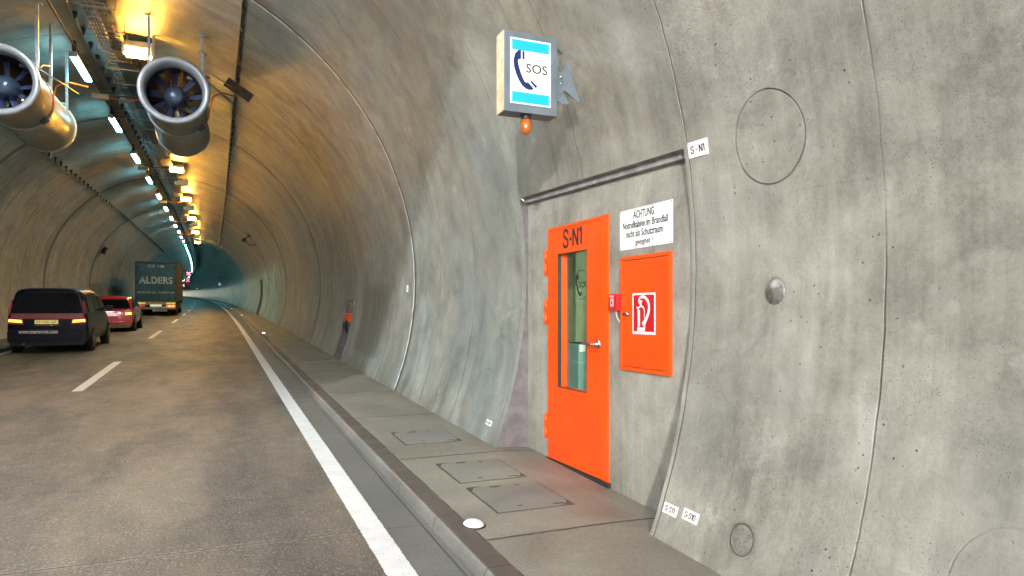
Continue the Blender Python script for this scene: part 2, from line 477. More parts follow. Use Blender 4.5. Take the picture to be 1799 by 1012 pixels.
            col = k.mix(k.math('MULTIPLY', rust, .5), col, (.22, .12, .055))
        elif kind in ('kerb', 'kerbface'): line = comb(3.62, .97, .0035, .004, S)
        elif kind == 'gutter': line = k.math('MAXIMUM', comb(4.70, 3.43, .003, .004, Sw), k.ramp(k.math('ABSOLUTE', k.math('SUBTRACT', X, 1.325)), .004, .010, .8, 0))
        h = k.math('ADD', fine, k.math('MULTIPLY', gr, .7))
        if line is not None:
            col = k.mix(k.math('MULTIPLY', line, .85), col, (.03, .027, .022))
            h = k.math('SUBTRACT', h, k.math('MULTIPLY', line, 3))
        nt.links.new(col, b.inputs['Base Color'])
        nt.links.new(k.bump(h, .5, .004), b.inputs['Normal'])
        nt.links.new(k.ramp(mid, .3, .7, .42, .7) if kind != 'gutter' else k.ramp(mid, .3, .7, .36, .5), b.inputs['Roughness'])
    return m

def road_mat():
    m, nt, b = NT('road_asphalt'); k = N(nt)
    oc = k.coord(); uv = k.coord('UV'); su = k.sep(uv); S, X = su[0], su[1]
    gr = k.noise(oc, 60, 3, .9); vv = k.vor(oc, 190); big = k.noise(k.map(uv, (.35, 1.1, 1)), 1.3, 6, .62, .4); mid = k.noise(oc, 5, 4)
    f = k.math('ADD', k.math('MULTIPLY', big, .8), k.math('MULTIPLY', mid, .2))
    col = k.mix(k.ramp(f, .34, .66), (.078, .068, .056), (.205, .168, .120))
    tr = k.math('ABSOLUTE', k.math('SUBTRACT', X, .15)); tr2 = k.math('ABSOLUTE', k.math('SUBTRACT', X, -1.35))
    t = k.math('MAXIMUM', k.ramp(tr, .15, .55, 1, 0), k.ramp(tr2, .15, .5, .6, 0))
    t = k.math('MULTIPLY', t, k.ramp(k.noise(k.map(uv, (.25, 1.5, 1), (4, 2, 0)), 1.5, 4), .35, .65))
    col = k.mix(k.math('MULTIPLY', t, .55), col, (.045, .043, .042))
    col = k.mix(k.ramp(gr, .55, .66, 0, .85), col, (.42, .38, .31))
    col = k.mix(k.ramp(gr, .34, .45, .8, 0), col, (.016, .015, .014))
    wob = k.math('MULTIPLY', k.math('SUBTRACT', k.noise(uv, 7, 4), .5), .035)
    d = k.math('ABSOLUTE', k.math('SUBTRACT', k.math('MODULO', k.math('ADD', k.math('ADD', S, wob), 3.43*60.5-4.72), 3.43), 1.715))
    jn = k.ramp(d, .004, .010, 1, 0)
    col = k.mix(k.math('MULTIPLY', jn, .7), col, (.03, .028, .025))
    d2 = k.ramp(k.math('ABSOLUTE', k.math('SUBTRACT', d, .018)), .004, .010, .7, 0)
    col = k.mix(k.math('MULTIPLY', d2, k.ramp(gr, .4, .6)), col, (.34, .32, .28))
    nt.links.new(col, b.inputs['Base Color'])
    nt.links.new(k.ramp(mid, .3, .7, .52, .72), b.inputs['Roughness'])
    h = k.math('SUBTRACT', k.math('ADD', gr, k.math('MULTIPLY', vv, .6)), k.math('MULTIPLY', jn, 2))
    nt.links.new(k.bump(h, .6, .004), b.inputs['Normal'])
    return m
def line_mat():
    m, nt, b = NT('marking_paint'); k = N(nt); oc = k.coord()
    g1 = k.noise(oc, 90, 3, .8); g2 = k.noise(oc, 7, 4)
    col = k.mix(k.ramp(g1, .28, .46, 0, 1), (.30, .29, .27), (.80, .80, .78))
    col = k.mix(k.ramp(g2, .35, .75, 0, .25), col, (.45, .43, .38))
    nt.links.new(col, b.inputs['Base Color']); b.inputs['Roughness'].default_value = .6
    nt.links.new(k.bump(g1, .8, .006), b.inputs['Normal'])
    return m
def glass_mat(name='window_glass', tint=(.93, .97, .94), f0=.06):
    m = bpy.data.materials.new(name); m.use_nodes = True; nt = m.node_tree; nt.nodes.clear()
    o = nt.nodes.new('ShaderNodeOutputMaterial'); mx = nt.nodes.new('ShaderNodeMixShader')
    t = nt.nodes.new('ShaderNodeBsdfTransparent'); g = nt.nodes.new('ShaderNodeBsdfGlossy'); fr = nt.nodes.new('ShaderNodeFresnel')
    geo = nt.nodes.new('ShaderNodeNewGeometry'); mr = nt.nodes.new('ShaderNodeMapRange'); mr.inputs[3].default_value = 1.5; mr.inputs[4].default_value = 1/1.5
    nt.links.new(geo.outputs['Backfacing'], mr.inputs[0]); nt.links.new(mr.outputs[0], fr.inputs[0])
    t.inputs[0].default_value = (*tint, 1); g.inputs['Roughness'].default_value = .02
    nt.links.new(fr.outputs[0], mx.inputs[0]); nt.links.new(t.outputs[0], mx.inputs[1]); nt.links.new(g.outputs[0], mx.inputs[2])
    nt.links.new(mx.outputs[0], o.inputs[0]); return m

M = {}
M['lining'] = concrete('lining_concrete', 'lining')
M['niche'] = concrete('niche_concrete', 'niche')
M['walk'] = concrete('walkway_concrete', 'walk')
M['kerb'] = concrete('kerb_concrete', 'kerb')
M['kerbface'] = concrete('kerb_face_concrete', 'kerbface')
M['gutter'] = concrete('gutter_concrete', 'gutter')
M['cover'] = concrete('cover_concrete', 'cover')
M['road'] = road_mat()
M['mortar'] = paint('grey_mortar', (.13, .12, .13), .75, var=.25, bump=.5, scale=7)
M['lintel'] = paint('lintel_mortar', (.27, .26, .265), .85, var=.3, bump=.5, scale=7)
M['line'] = line_mat()
M['orange'] = paint('orange_paint', (.80, .072, .002), .42, var=.12, scale=2.2, bump=.12)
M['orange_frame'] = paint('orange_frame_paint', (.74, .08, .004), .36, var=.06)
M['white'] = paint('white_enamel', (.78, .79, .80), .35, var=.05)
M['black'] = paint('black_print', (.012, .012, .014), .5, var=.1)
M['dark'] = paint('dark_steel', (.035, .032, .03), .5, .3)
M['rubber'] = paint('rubber', (.018, .018, .018), .75)
M['steel'] = paint('brushed_steel', (.55, .56, .57), .28, 1.0, .15)
M['galv'] = paint('galvanised_steel', (.42, .44, .45), .42, .75, .25, scale=12)
M['zinc_gray'] = paint('grey_sheet_metal', (.15, .195, .24), .45, .35, .15)
M['fan_body'] = paint('fan_housing_metal', (.42, .42, .38), .38, .55, .22, scale=2)
M['fan_ring'] = paint('fan_ring_metal', (.50, .53, .56), .36, .35, .15)
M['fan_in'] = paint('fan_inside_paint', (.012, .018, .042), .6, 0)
M['blade'] = paint('fan_blade_metal', (.11, .14, .30), .35, .2, .2)
M['hub'] = paint('fan_hub_paint', (.12, .17, .25), .3, .5, .1, coat=1)
M['tray'] = paint('cable_tray_metal', (.22, .20, .17), .5, .6, .3)
M['traydark'] = paint('sooted_tray_metal', (.04, .036, .03), .6, .3, .3)
M['cable'] = paint('cable_sheath', (.05, .045, .04), .55)
M['cable_or'] = paint('orange_cable_sheath', (.55, .16, .03), .5)
M['grey'] = paint('grey_plastic', (.42, .44, .44), .45)
M['red'] = paint('red_plastic', (.66, .012, .012), .3, var=.06)
M['redprint'] = paint('red_print', (.50, .006, .008), .4, var=.04)
M['blue_print'] = paint('blue_print', (.003, .014, .10), .4)
M['glass'] = glass_mat()
M['amber'] = paint('amber_plastic', (.40, .11, .012), .12, var=.15, coat=1)
M['signwhite'] = glow('lit_sign_white', (.93, .98, 1), .12)
M['signcyan'] = glow('lit_sign_cyan', (.004, .40, .80), .12); M['signcyan'].node_tree.nodes['Principled BSDF'].inputs['Base Color'].default_value = (.005, .35, .65, 1)
for nm, c, e in (('led', (.26, .82, 1.0), LED_E), ('led_fill', (.88, .93, 1.0), FILL_E), ('sodium', (1.0, .46, .06), SOD_E), ('sodium_near', (1.0, .46, .06), SOD_E*1.0), ('stud', (.95, .98, 1), 1.4)):
    M[nm] = glow(nm + '_lamp', c, e)

# ------------------------------------------------------------------ swept strips
def srange(a, b, near=.5, extra=()):
    v = set(); s = a
    while s < b:
        v.add(round(s, 4)); s += near if s < 30 else (1.5 if s < 90 else 4)
    v.add(b)
    for e in extra:
        if a < e < b: v.add(e)
    return sorted(v)
def sweep(name, prof, ss, mat, parent=None, close=False, uvx=True, wig=None):
    """prof: (x, h) points across; UV = (s, x or running length)"""
    bm = bmesh.new(); uvl = bm.loops.layers.uv.new('UVMap')
    run = [0]
    for i in range(1, len(prof)): run.append(run[-1] + math.dist(prof[i], prof[i-1]))
    rows = [[bm.verts.new(P(x, s, h)) for x, h in prof] for s in ss]
    for i in range(len(ss)-1):
        for j in range(len(prof)-1):
            f = bm.faces.new((rows[i][j], rows[i][j+1], rows[i+1][j+1], rows[i+1][j]))
            cs = ((i, j), (i, j+1), (i+1, j+1), (i+1, j))
            for lp, (a, c) in zip(f.loops, cs): lp[uvl].uv = (ss[a], prof[c][0] if uvx else run[c])
    if close:
        bm.faces.new(rows[0]); bm.faces.new(rows[-1])
    bmesh.ops.recalc_face_normals(bm, faces=bm.faces)
    me = bpy.data.meshes.new(name); bm.to_mesh(me); bm.free()
    return link(name, me, mat, parent)

S0, S1 = -2.8, 430.0  # tunnel starts just behind the camera, left open to let daylight onto the walls
SS = srange(S0, S1)
tag(sweep('road', [(-5.06 + i*.51, 0) for i in range(13)], SS, M['road']), kind='structure')
tag(sweep('gutter', [(1.0605, -.002), (1.20, -.004), (1.33, -.006), (1.366, -.006)], SS, M['gutter']), kind='structure')
kr = tag(sweep('kerb', [(1.366, -.03), (1.378, .045), (1.386, .066), (1.400, .078), (1.415, .081), (1.537, .082), (1.541, .05)], SS, [M['kerb'], M['kerbface']]), kind='structure')
for p in kr.data.polygons:
    if p.normal.x < -.6: p.material_index = 1
kl = tag(sweep('kerb', [(-5.055, -.03), (-5.07, .05), (-5.09, .078), (-5.23, .08), (-5.234, .05)], SS, [M['kerb'], M['kerbface']]), kind='structure')
tag(sweep('walkway', [(1.541, .076), (1.8, .08), (2.2, .08), (2.566, .08)], SS, M['walk']), kind='structure')
tag(sweep('walkway', [(-5.234, .08), (-5.6, .08), (-5.95, .08)], SS, M['walk']), kind='structure')
tag(sweep('niche_floor', [(2.5665, .078), (2.75, .074), (3.0, .05)], [3.7, 4.5, 5.5, 6.5], M['walk']), kind='structure')
# ground under and around the tunnel
g = MB(); g.ngon([(-1500, -1500, -.9), (1500, -1500, -.9), (1500, 1500, -.9), (-1500, 1500, -.9)])
tag(g.build('ground', paint('ground_earth', (.22, .2, .16), .9)), kind='structure')
# painted lines
def ragged(name, x0, x1, a, b, step):
    bm = bmesh.new(); s = a; L = []
    while s < b - 1e-6: L.append(s); s += step
    L.append(b); rows = []
    for i, q in enumerate(L):
        j = .004 if q < 14 else 0
        rows.append([bm.verts.new(P(x0 + random.uniform(-j, j), q, .004)), bm.verts.new(P(x1 + random.uniform(-j, j), q, .004))])
    for i in range(len(rows)-1): bm.faces.new((rows[i][0], rows[i][1], rows[i+1][1], rows[i+1][0]))
    bmesh.ops.recalc_face_normals(bm, faces=bm.faces)
    me = bpy.data.meshes.new(name); bm.to_mesh(me); bm.free()
    return tag(link(name, me, M['line']), kind='structure')
def join(objs, name):
    bm = bmesh.new()
    for o in objs: bm.from_mesh(o.data)
    me = bpy.data.meshes.new(name); bm.to_mesh(me); bm.free()
    mats = list(objs[0].data.materials)
    for o in objs: bpy.data.objects.remove(o)
    return link(name, me, mats)
tag(join([ragged('p', .895, 1.061, -2.7, 14, .012), ragged('p', .895, 1.061, 14, 420, .5)], 'edge_line'), kind='structure')
tag(join([ragged('p', -4.90, -4.76, -2.7, 30, .5), ragged('p', -4.90, -4.76, 30, 420, 1)], 'edge_line'), kind='structure')
parts = []
for i in range(-1, 30):
    a = 12.72 + 13.0*i
    parts.append(ragged('p', -2.10, -1.945, a, a+4.95, .4))
tag(join(parts, 'lane_dashes'), kind='structure')

# ------------------------------------------------------------------ tunnel lining with its openings
T_A, T_B, T_C = .975, -.185, .85        # top of openings above eye level
def th_of(hz): return math.degrees(math.asin((hz + 1.62 - HC)/RT))
OPEN = [(3.76, 6.44, -30, th_of(T_A)), (15.98, 16.9, -30, th_of(T_B)), (49.3, 51.3, -30, th_of(T_C)),
        (44.0, 45.4, 180-th_of(.37), 215)]
ths = sorted(set([-23.5, -20, -16, -12, -8, -4, 0, 4, 8, 12, 16] + list(range(20, 164, 4)) + [164, 168, 172, 176, 180, 184, 188, 192, 196, 200, 203.5]
                 + [o[3] for o in OPEN if o[3] < 90] + [o[2] for o in OPEN if o[2] > 90]))
sl = srange(S0, S1, .5, [e for o in OPEN for e in o[:2]])
def build_lining():
    bm = bmesh.new(); uvl = bm.loops.layers.uv.new('UVMap')
    rows = []
    for s in sl:
        rows.append([bm.verts.new(P(XC+RT*math.cos(math.radians(t)), s, HC+RT*math.sin(math.radians(t)))) for t in ths])
    for i in range(len(sl)-1):
        sm = (sl[i]+sl[i+1])/2
        for j in range(len(ths)-1):
            tm = (ths[j]+ths[j+1])/2
            if any(o[0] < sm < o[1] and o[2] < tm < o[3] for o in OPEN): continue
            f = bm.faces.new((rows[i][j], rows[i][j+1], rows[i+1][j+1], rows[i+1][j])); f.smooth = True
            for lp, (a, c) in zip(f.loops, ((i, j), (i, j+1), (i+1, j+1), (i+1, j))): lp[uvl].uv = (sl[a], math.radians(ths[c])*RT)
    for v in [v for v in bm.verts if not v.link_faces]: bm.verts.remove(v)
    me = bpy.data.meshes.new('tunnel_lining'); bm.to_mesh(me); bm.free()
    return link('tunnel_lining', me, M['lining'])
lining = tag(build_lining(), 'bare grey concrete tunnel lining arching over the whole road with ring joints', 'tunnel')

def recess(name, s0, s1, top, xb, hb_top, parent, hole=None, mat=None):
    """reveals and back wall of an opening in the right wall; back wall plane x = xb"""
    bm = bmesh.new(); uvl = bm.loops.layers.uv.new('UVMap')
    t1 = th_of(top); tt = [t for t in ths if t < t1-.01] + [t1]
    def quad(a, b, c, d, mi=0):
        f = bm.faces.new([bm.verts.new(q) for q in (a, b, c, d)]); f.material_index = mi
        for lp in f.loops: lp[uvl].uv = (lp.vert.co.y + lp.vert.co.x, lp.vert.co.z)
    def W(t, s): return (XC+RT*math.cos(math.radians(t)), s, HC+RT*math.sin(math.radians(t)))
    for s in (s0, s1):
        for i in range(len(tt)-1):
            a, b = W(tt[i], s), W(tt[i+1], s)
            za = min(a[2], hb_top); zb = min(b[2], hb_top) if i < len(tt)-2 else hb_top
            quad(P(*a), P(*b), P(xb, s, zb), P(xb, s, za))
    a = W(t1, s0)
    # soffit with a lip
    lipx = a[0] + (xb-a[0])*.5
    prof = [(a[0], a[2]), (lipx, a[2]-.012), (lipx+.004, hb_top+.012), (xb, hb_top)]
    for (p, q) in zip(prof[:-1], prof[1:]):
        quad(P(p[0], s0, p[1]), P(p[0], s1, p[1]), P(q[0], s1, q[1]), P(q[0], s0, q[1]), 2)
    # back wall, with a hole for the door (level, world heights)
    if hole:
        h0, h1, z0, z1 = hole
        zt0, zt1 = rz(s0)+hb_top, rz(s1)+hb_top
        def V(s, z): return Vector((xb, s, z))
        def tz(s): return rz(s)+hb_top
        quad(V(s0, -.1), V(h0, -.1), V(h0, tz(h0)), V(s0, tz(s0)))
        quad(V(h1, -.1), V(s1, -.1), V(s1, tz(s1)), V(h1, tz(h1)))
        quad(V(h0, z1), V(h1, z1), V(h1, tz(h1)), V(h0, tz(h0)))
        quad(V(h0, -.1), V(h1, -.1), V(h1, z0), V(h0, z0))
    else:
        quad(P(xb, s0, -.1), P(xb, s1, -.1), P(xb, s1, hb_top), P(xb, s0, hb_top))
    bmesh.ops.recalc_face_normals(bm, faces=bm.faces)
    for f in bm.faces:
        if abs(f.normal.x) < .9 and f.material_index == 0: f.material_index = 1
    me = bpy.data.meshes.new(name); bm.to_mesh(me); bm.free()
    return link(name, me, [mat or M['niche'], M['mortar'], M['lintel']], parent)
DS0, DS1, DZ0, DZ1 = 4.843, 5.954, .244, 2.425
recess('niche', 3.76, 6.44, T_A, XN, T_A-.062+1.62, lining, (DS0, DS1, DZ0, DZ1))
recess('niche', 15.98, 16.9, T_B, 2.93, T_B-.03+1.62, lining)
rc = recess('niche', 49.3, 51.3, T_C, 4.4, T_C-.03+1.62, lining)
# the left opening
nb = MB(); x0 = XC-wallx(0)+XC
def lbox():
    bm = nb.bm; h1 = .37+1.62
    xa = XC-4.6; xb = -7.4
    for (a, b) in (((xa+.6, 44.0), (xb, 44.0)), ((xb, 44.0), (xb, 45.4)), ((xb, 45.4), (xa+.6, 45.4))):
        nb.ngon([P(a[0], a[1], 0), P(b[0], b[1], 0), P(b[0], b[1], h1), P(a[0], a[1], h1)])
    nb.ngon([P(xa+.02, 44, h1), P(xb, 44, h1), P(xb, 45.4, h1), P(xa+.02, 45.4, h1)])
lbox(); nb.build('niche', M['niche'], lining)

# dark grey facing strips round the near niche (shotcrete-like rough edge)
# ------------------------------------------------------------------ emergency cabin door
door = empty('emergency_door', NF(DS1, DZ0), 'orange steel door lettered S-N1 with a tall narrow window', 'door')
DW, DH = DS1-DS0, DZ1-DZ0
fr = MB()
fr.box(DW-.105, DW, 0, DH, -.10, .016, bev=.003)                  # stile on the latch side
fr.box(0, DW-.106, DH-.028, DH, -.10, .010, bev=.002)
fr.box(0, .012, 0, DH-.029, -.10, .004)
fr.build('door_frame', M['orange_frame'], door)
thr = MB(); thr.box(-.03, DW+.02, -.045, -.002, -.08, .03, bev=.003); thr.build('threshold', M['dark'], door)
LX0, LX1, LY0, LY1 = .014, DW-.112, .006, DH-.034
WX0, WX1, WY0, WY1 = .228, .771, .691, 1.922
lf = MB()
z0_, z1_ = -.075, .020
lf.box(LX0, WX0, LY0, LY1, z0_, z1_); lf.box(WX1, LX1, LY0, LY1, z0_, z1_)
lf.box(WX0, WX1, LY0, WY0, z0_, z1_); lf.box(WX0, WX1, WY1, LY1, z0_, z1_)
leaf = lf.build('door_leaf', M['orange'], door)
bmesh_ = None
gk = MB()
for (a, b, c, d) in ((WX0, WX0+.007, WY0, WY1), (WX1-.006, WX1, WY0, WY1), (WX0+.007, WX1-.006, WY0, WY0+.006), (WX0+.007, WX1-.006, WY1-.006, WY1)):
    gk.box(a, b, c, d, -.012, .0215)
gk.build('window_gasket', M['dark'], leaf)
pn = MB(); pn.box(WX0, WX1, WY0, WY1, -.058, -.052); pn.build('window_pane', M['glass'], leaf)
stencil('lettering', 'S-N1', M['black'], leaf, Matrix.Translation((0, 0, .0203)), .325, .695, 1.96, 2.14, .17)
# round sticker on the pane
def handset(mb, ox, oy, sx, sy, z0, z1, m=None):
    """the handset of the SOS sign; unit box 0..1 x 0..1"""
    body = [(.31,1.0),(.18,.97),(.06,.88),(0,.72),(.02,.55),(.10,.38),(.22,.22),(.36,.09),(.52,.02),(.70,0),(.86,.04),(.60,.20),(.55,.18),(.48,.19),(.40,.27),(.30,.42),(.22,.58),(.18,.70),(.20,.74),(.31,.77)]
    mb.prism([(ox+p[0]*sx, oy+p[1]*sy) for p in body], z0, z1, m)
    for bar in ([(.37,1.0),(.46,.96),(.46,.76),(.37,.77)], [(.70,.21),(.76,.25),(1.0,.12),(.94,.065)]):
        mb.prism([(ox+p[0]*sx, oy+p[1]*sy) for p in bar], z0, z1, m)
st = MB(); cx_, cy_ = .545, 1.625
ring = [(cx_+.126*math.cos(t), cy_+.132*math.sin(t)) for t in [2*PI*i/40 for i in range(41)]]
stroke(st, ring, .004, -.0518, -.0505)
handset(st, cx_-.098, cy_-.10, .12, .20, -.0518, -.0505)
st.build('sos_sticker', M['black'], leaf)
text('sticker_lettering', 'SOS', M['black'], leaf, Matrix.Translation((0, 0, -.0515)), cx_-.035, cx_+.100, cy_-.022, cy_+.030, .001)
# handle
hd = MB()
hx, hy = .968, 1.118
hd.lathe([(0, .0), (.034, .0), (.036, .004), (.033, .010), (.012, .012), (.0115, .052)], 24, 'Z', Matrix.Translation((hx, hy, .020)))
hd.tube([(hx, hy, .030), (hx, hy, .060), (hx-.012, hy, .072), (hx-.06, hy, .074), (hx-.19, hy, .070)], [.011]*5, 12)
hd.build('handle', M['steel'], leaf)
for y0 in (1.736, 1.268, .18):
    h = MB()
    h.tube([(-.012, y0, .028), (-.012, y0+.115, .028)], .017, 12)
    h.tube([(-.012, y0+.123, .028), (-.012, y0+.238, .028)], .017, 12)
    h.tube([(-.012, y0+.112, .028), (-.012, y0+.126, .028)], .012, 10)
    h.box(-.012, .05, y0+.12, y0+.235, .0205, .026)
    h.build('hinge', M['orange_frame'], leaf)
# cabin behind the door
cab = empty('phone_cabin', Vector((3.1, 5.6, .2)), 'pale green emergency phone cabin seen through the window of the orange door', 'cabin')
ci = Matrix.Translation(Vector((-3.1, -5.6, -.2)))
M['cabin'] = paint('cabin_wall_paint', (.42, .52, .42), .55)
M['cabin_l'] = paint('cabin_lamp_cover', (.8, .8, .8), .4)
c_ = MB()
for q in ([(3.05,4.3,.2),(3.05,6.9,.2),(4.6,6.9,.2),(4.6,4.3,.2)], [(3.05,4.3,2.6),(4.6,4.3,2.6),(4.6,6.9,2.6),(3.05,6.9,2.6)],
          [(4.6,4.3,.2),(4.6,6.9,.2),(4.6,6.9,2.6),(4.6,4.3,2.6)], [(3.05,6.9,.2),(4.6,6.9,.2),(4.6,6.9,2.6),(3.05,6.9,2.6)], [(3.05,4.3,.2),(4.6,4.3,.2),(4.6,4.3,2.6),(3.05,4.3,2.6)],
          [(3.05,5.96,.2),(3.05,6.9,.2),(3.05,6.9,2.6),(3.05,5.96,2.6)], [(3.05,4.3,.2),(3.05,4.84,.2),(3.05,4.84,2.6),(3.05,4.3,2.6)], [(3.05,4.84,2.43),(3.05,5.96,2.43),(3.05,5.96,2.6),(3.05,4.84,2.6)]):
    c_.ngon(q)
c_.build('cabin_walls', M['cabin'], cab, ci)
c_ = MB(); c_.box(3.60, 4.5, 6.66, 6.88, 1.30, 2.5, bev=.01); c_.build('upper_panel', paint('olive_board', (.17, .20, .13), .5), cab, ci)
c_ = MB(); c_.box(3.60, 4.4, 6.60, 6.88, .45, 1.285, bev=.01); eb = c_.build('equipment_box', paint('equipment_blue', (.18, .30, .31), .45), cab, ci)
c_ = MB(); c_.box(3.61, 3.68, 6.585, 6.598, 1.20, 1.275); c_.box(3.73, 3.745, 6.585, 6.598, 1.21, 1.27); c_.box(3.765, 3.78, 6.585, 6.598, 1.21, 1.27); c_.build('socket', M['white'], eb)
c_ = MB()
for dx in (0, .035, .07):
    c_.tube([(3.705+dx, 6.58, 1.22), (3.71+dx, 6.56, 1.14), (3.73+dx, 6.55, 1.05), (3.79+dx, 6.56, .95), (3.80+dx, 6.585, .80)], .006, 6)
c_.build('phone_cable', M['cable'], eb)
c_ = MB(); c_.box(3.7, 4.3, 5.2, 5.5, 2.55, 2.59); c_.build('ceiling_lamp', glow('cabin_lamp', (.85, 1, .78), 30), cab, ci)

# ------------------------------------------------------------------ hydrant/extinguisher cabinet
ex = empty('extinguisher_cabinet', NF(4.656, 1.177), 'orange wall cabinet with a red and white fire extinguisher sticker', 'cabinet')
CW, CH = .653, .879
c_ = MB()
c_.box(0, CW, 0, .030, -.02, .022, bev=.003); c_.box(0, CW, CH-.030, CH, -.02, .022, bev=.003)
c_.box(0, .030, .0305, CH-.0305, -.02, .022, bev=.003); c_.box(CW-.030, CW, .0305, CH-.0305, -.02, .022, bev=.003)
c_.build('cabinet_frame', M['orange_frame'], ex)
c_ = MB(); c_.box(.034, CW-.034, .034, CH-.034, -.02, .016, bev=.002); cd = c_.build('cabinet_door', M['orange'], ex)
c_ = MB()
c_.box(.048, .115, .425, .445, .0165, .030, bev=.004); c_.lathe([(0, .0), (.017, .0), (.018, .012), (.012, .018), (0, .019)], 18, 'Z', Matrix.Translation((.112, .435, .017)))
c_.build('latch', M['steel'], cd)
# sticker
sx0, sx1, sy0, sy1 = .175, .474, .285, .592
c_ = MB(); c_.box(sx0, sx1, sy0, sy1, .0163, .0175); stk = c_.build('sticker', M['white'], cd)
c_ = MB(); c_.box(sx0+.016, sx1-.016, sy0+.020, sy1-.014, .0176, .0182); c_.build('red_field', M['redprint'], stk)
wx, wy = sx1-sx0, sy1-sy0
def q_(px, py): return (sx0 + (px-570)/395*wx, sy0 + (1-(py-135)/755)*wy)
c_ = MB(); Z0, Z1 = .0183, .0189
stroke(c_, [q_(*p) for p in ((717,340),(692,315),(684,270),(700,225),(745,200),(795,215),(835,270),(860,350),(862,430),(845,520),(815,600),(790,660),(755,720))],
       [.012,.012,.013,.016,.02,.022,.024,.024,.026,.028,.028,.034,.040], Z0, Z1)
stroke(c_, [q_(*p) for p in ((672,780),(672,440),(690,395),(725,368),(760,395),(780,440),(782,600))], [.009,.009,.011,.014,.012,.009,.006], Z0, Z1)
stroke(c_, [q_(*p) for p in ((672,700),(702,700)) ], .004, Z0, Z1)
c_.prism([q_(*p) for p in ((676,445),(706,445),(706,745),(676,745))], Z0, Z1)
c_.prism([q_(*p) for p in ((660,766),(790,766),(790,832),(660,832))], Z0, Z1)
c_.prism([q_(*p) for p in ((782,600),(795,600),(795,766),(782,766))], Z0, Z1)
c_.prism([q_(*p) for p in ((640,405),(655,378),(690,412),(672,440))], Z0, Z1)
c_.prism([q_(*p) for p in ((698,275),(746,268),(746,292),(730,296),(730,370),(718,370),(718,310),(700,300))], Z0, Z1)
c_.build('extinguisher_symbol', M['white'], stk)

# warning sign
wsn = empty('warning_sign', NF(4.68, 2.110), 'white enamel sign with ACHTUNG and four lines of black text above the orange cabinet', 'sign')
SW, SH = .685, .306
c_ = MB(); c_.box(0, SW, 0, SH, .001, .005, bev=.001); pl_ = c_.build('plate', M['white'], wsn)
zt = Matrix.Translation((0, 0, .0053))
text('lettering', 'ACHTUNG', M['black'], pl_, zt, .190, .463, .228, .288, .0012, 1, .012)
text('lettering', 'Notrufkabine im Brandfall', M['black'], pl_, zt, .045, .632, .158, .213, .0012, 1, .012)
text('lettering', 'nicht als Schutzraum', M['black'], pl_, zt, .095, .572, .090, .145, .0012, 1, .012)
text('lettering', 'geeignet !', M['black'], pl_, zt, .220, .445, .014, .072, .0012, 1, .012)
c_ = MB()
for a, b in ((.012, .012), (.012, SH-.012), (SW-.012, .012), (SW-.012, SH-.012), (.215, SH-.008), (.44, SH-.008), (.215, .006), (.44, .006)):
    c_.lathe([(.005, 0), (.0045, .002), (0, .0028)], 10, 'Z', Matrix.Translation((a, b, .005)))
c_.build('screw', M['dark'], pl_)

# fire alarm button
al = empty('alarm_box', NF(4.745, 1.640), 'small red fire alarm call point between the orange door and the cabinet', 'alarm')
c_ = MB(); c_.box(0, .118, 0, .132, -.01, .068, bev=.004); ab = c_.build('housing', M['red'], al)
c_ = MB(); c_.box(.028, .074, .030, .094, .0685, .071, bev=.001); c_.build('glass_window', M['grey'], ab)
c_ = MB(); c_.box(.045, .056, .05, .072, .0712, .074); c_.build('push_button', M['dark'], ab)
text('lettering', 'Feuer', M['white'], ab, Matrix.Translation((0, 0, .0683)), .014, .080, .104, .122, .001)
c_ = MB(); c_.tube([(.05, 0, .03), (.05, -.02, .03)], .013, 10); c_.tube([(.05, -.02, .03), (.052, -.05, .026), (.065, -.085, .012), (.072, -.11, -.002)], .006, 8)
c_.build('cable_gland', M['grey'], al)

# small enamel plates on the lining
def plate(name, s, th, w_, h_, txt, label, cat='sign', group=None, rot=0, bx=(.12, .88, .26, .76), dots=True):
    e_ = empty(name, WF(s, th, RT-.003) @ Matrix.Rotation(rot, 4, 'Z'), label, cat, group)
    c_ = MB(); c_.box(-w_/2, w_/2, -h_/2, h_/2, -.002, .004, bev=.001); p_ = c_.build('plate', M['white'], e_)
    if txt: (stencil if set(txt) <= set(GL) else text)('lettering', txt, M['black'], p_, Matrix.Translation((0, 0, .0042)), (bx[0]-.5)*w_, (bx[1]-.5)*w_, (bx[2]-.5)*h_, (bx[3]-.5)*h_)
    c_ = MB()
    for a, b in (((-.45, 0), (.45, 0)) if dots else ((-.45, -.42), (-.45, .42), (.45, -.42), (.45, .42))):
        c_.lathe([(.0035, 0), (0, .002)], 8, 'Z', Matrix.Translation((a*w_, b*h_, .004)))
    c_.build('screw', M['dark'], p_)
    return e_
plate('number_plate', 3.613, 9.6, .193, .103, 'S - N1', 'white plate reading S-N1 on the lining beside the top corner of the niche', bx=(.14, .86, .24, .74), dots=False)
plate('number_plate', 3.634, -19.45, .140, .066, 'S-S11', 'white plate reading S-S11 low on the wall nearest the niche corner', bx=(.14, .86, .22, .78))
plate('number_plate', 3.438, -19.25, .142, .068, 'S-S10', 'white plate reading S-S10 low on the wall, right of the S-S11 plate', bx=(.14, .86, .22, .78))
plate('number_plate', 6.80, -19.55, .15, .055, 'S-S9', 'small white number plate at the wall foot left of the niche', bx=(.14, .86, .22, .78))
plate('number_plate', 11.2, -1.4, .10, .11, '2', 'tiny white plate on the wall just past the nearest ring joint', bx=(.35, .65, .22, .78))

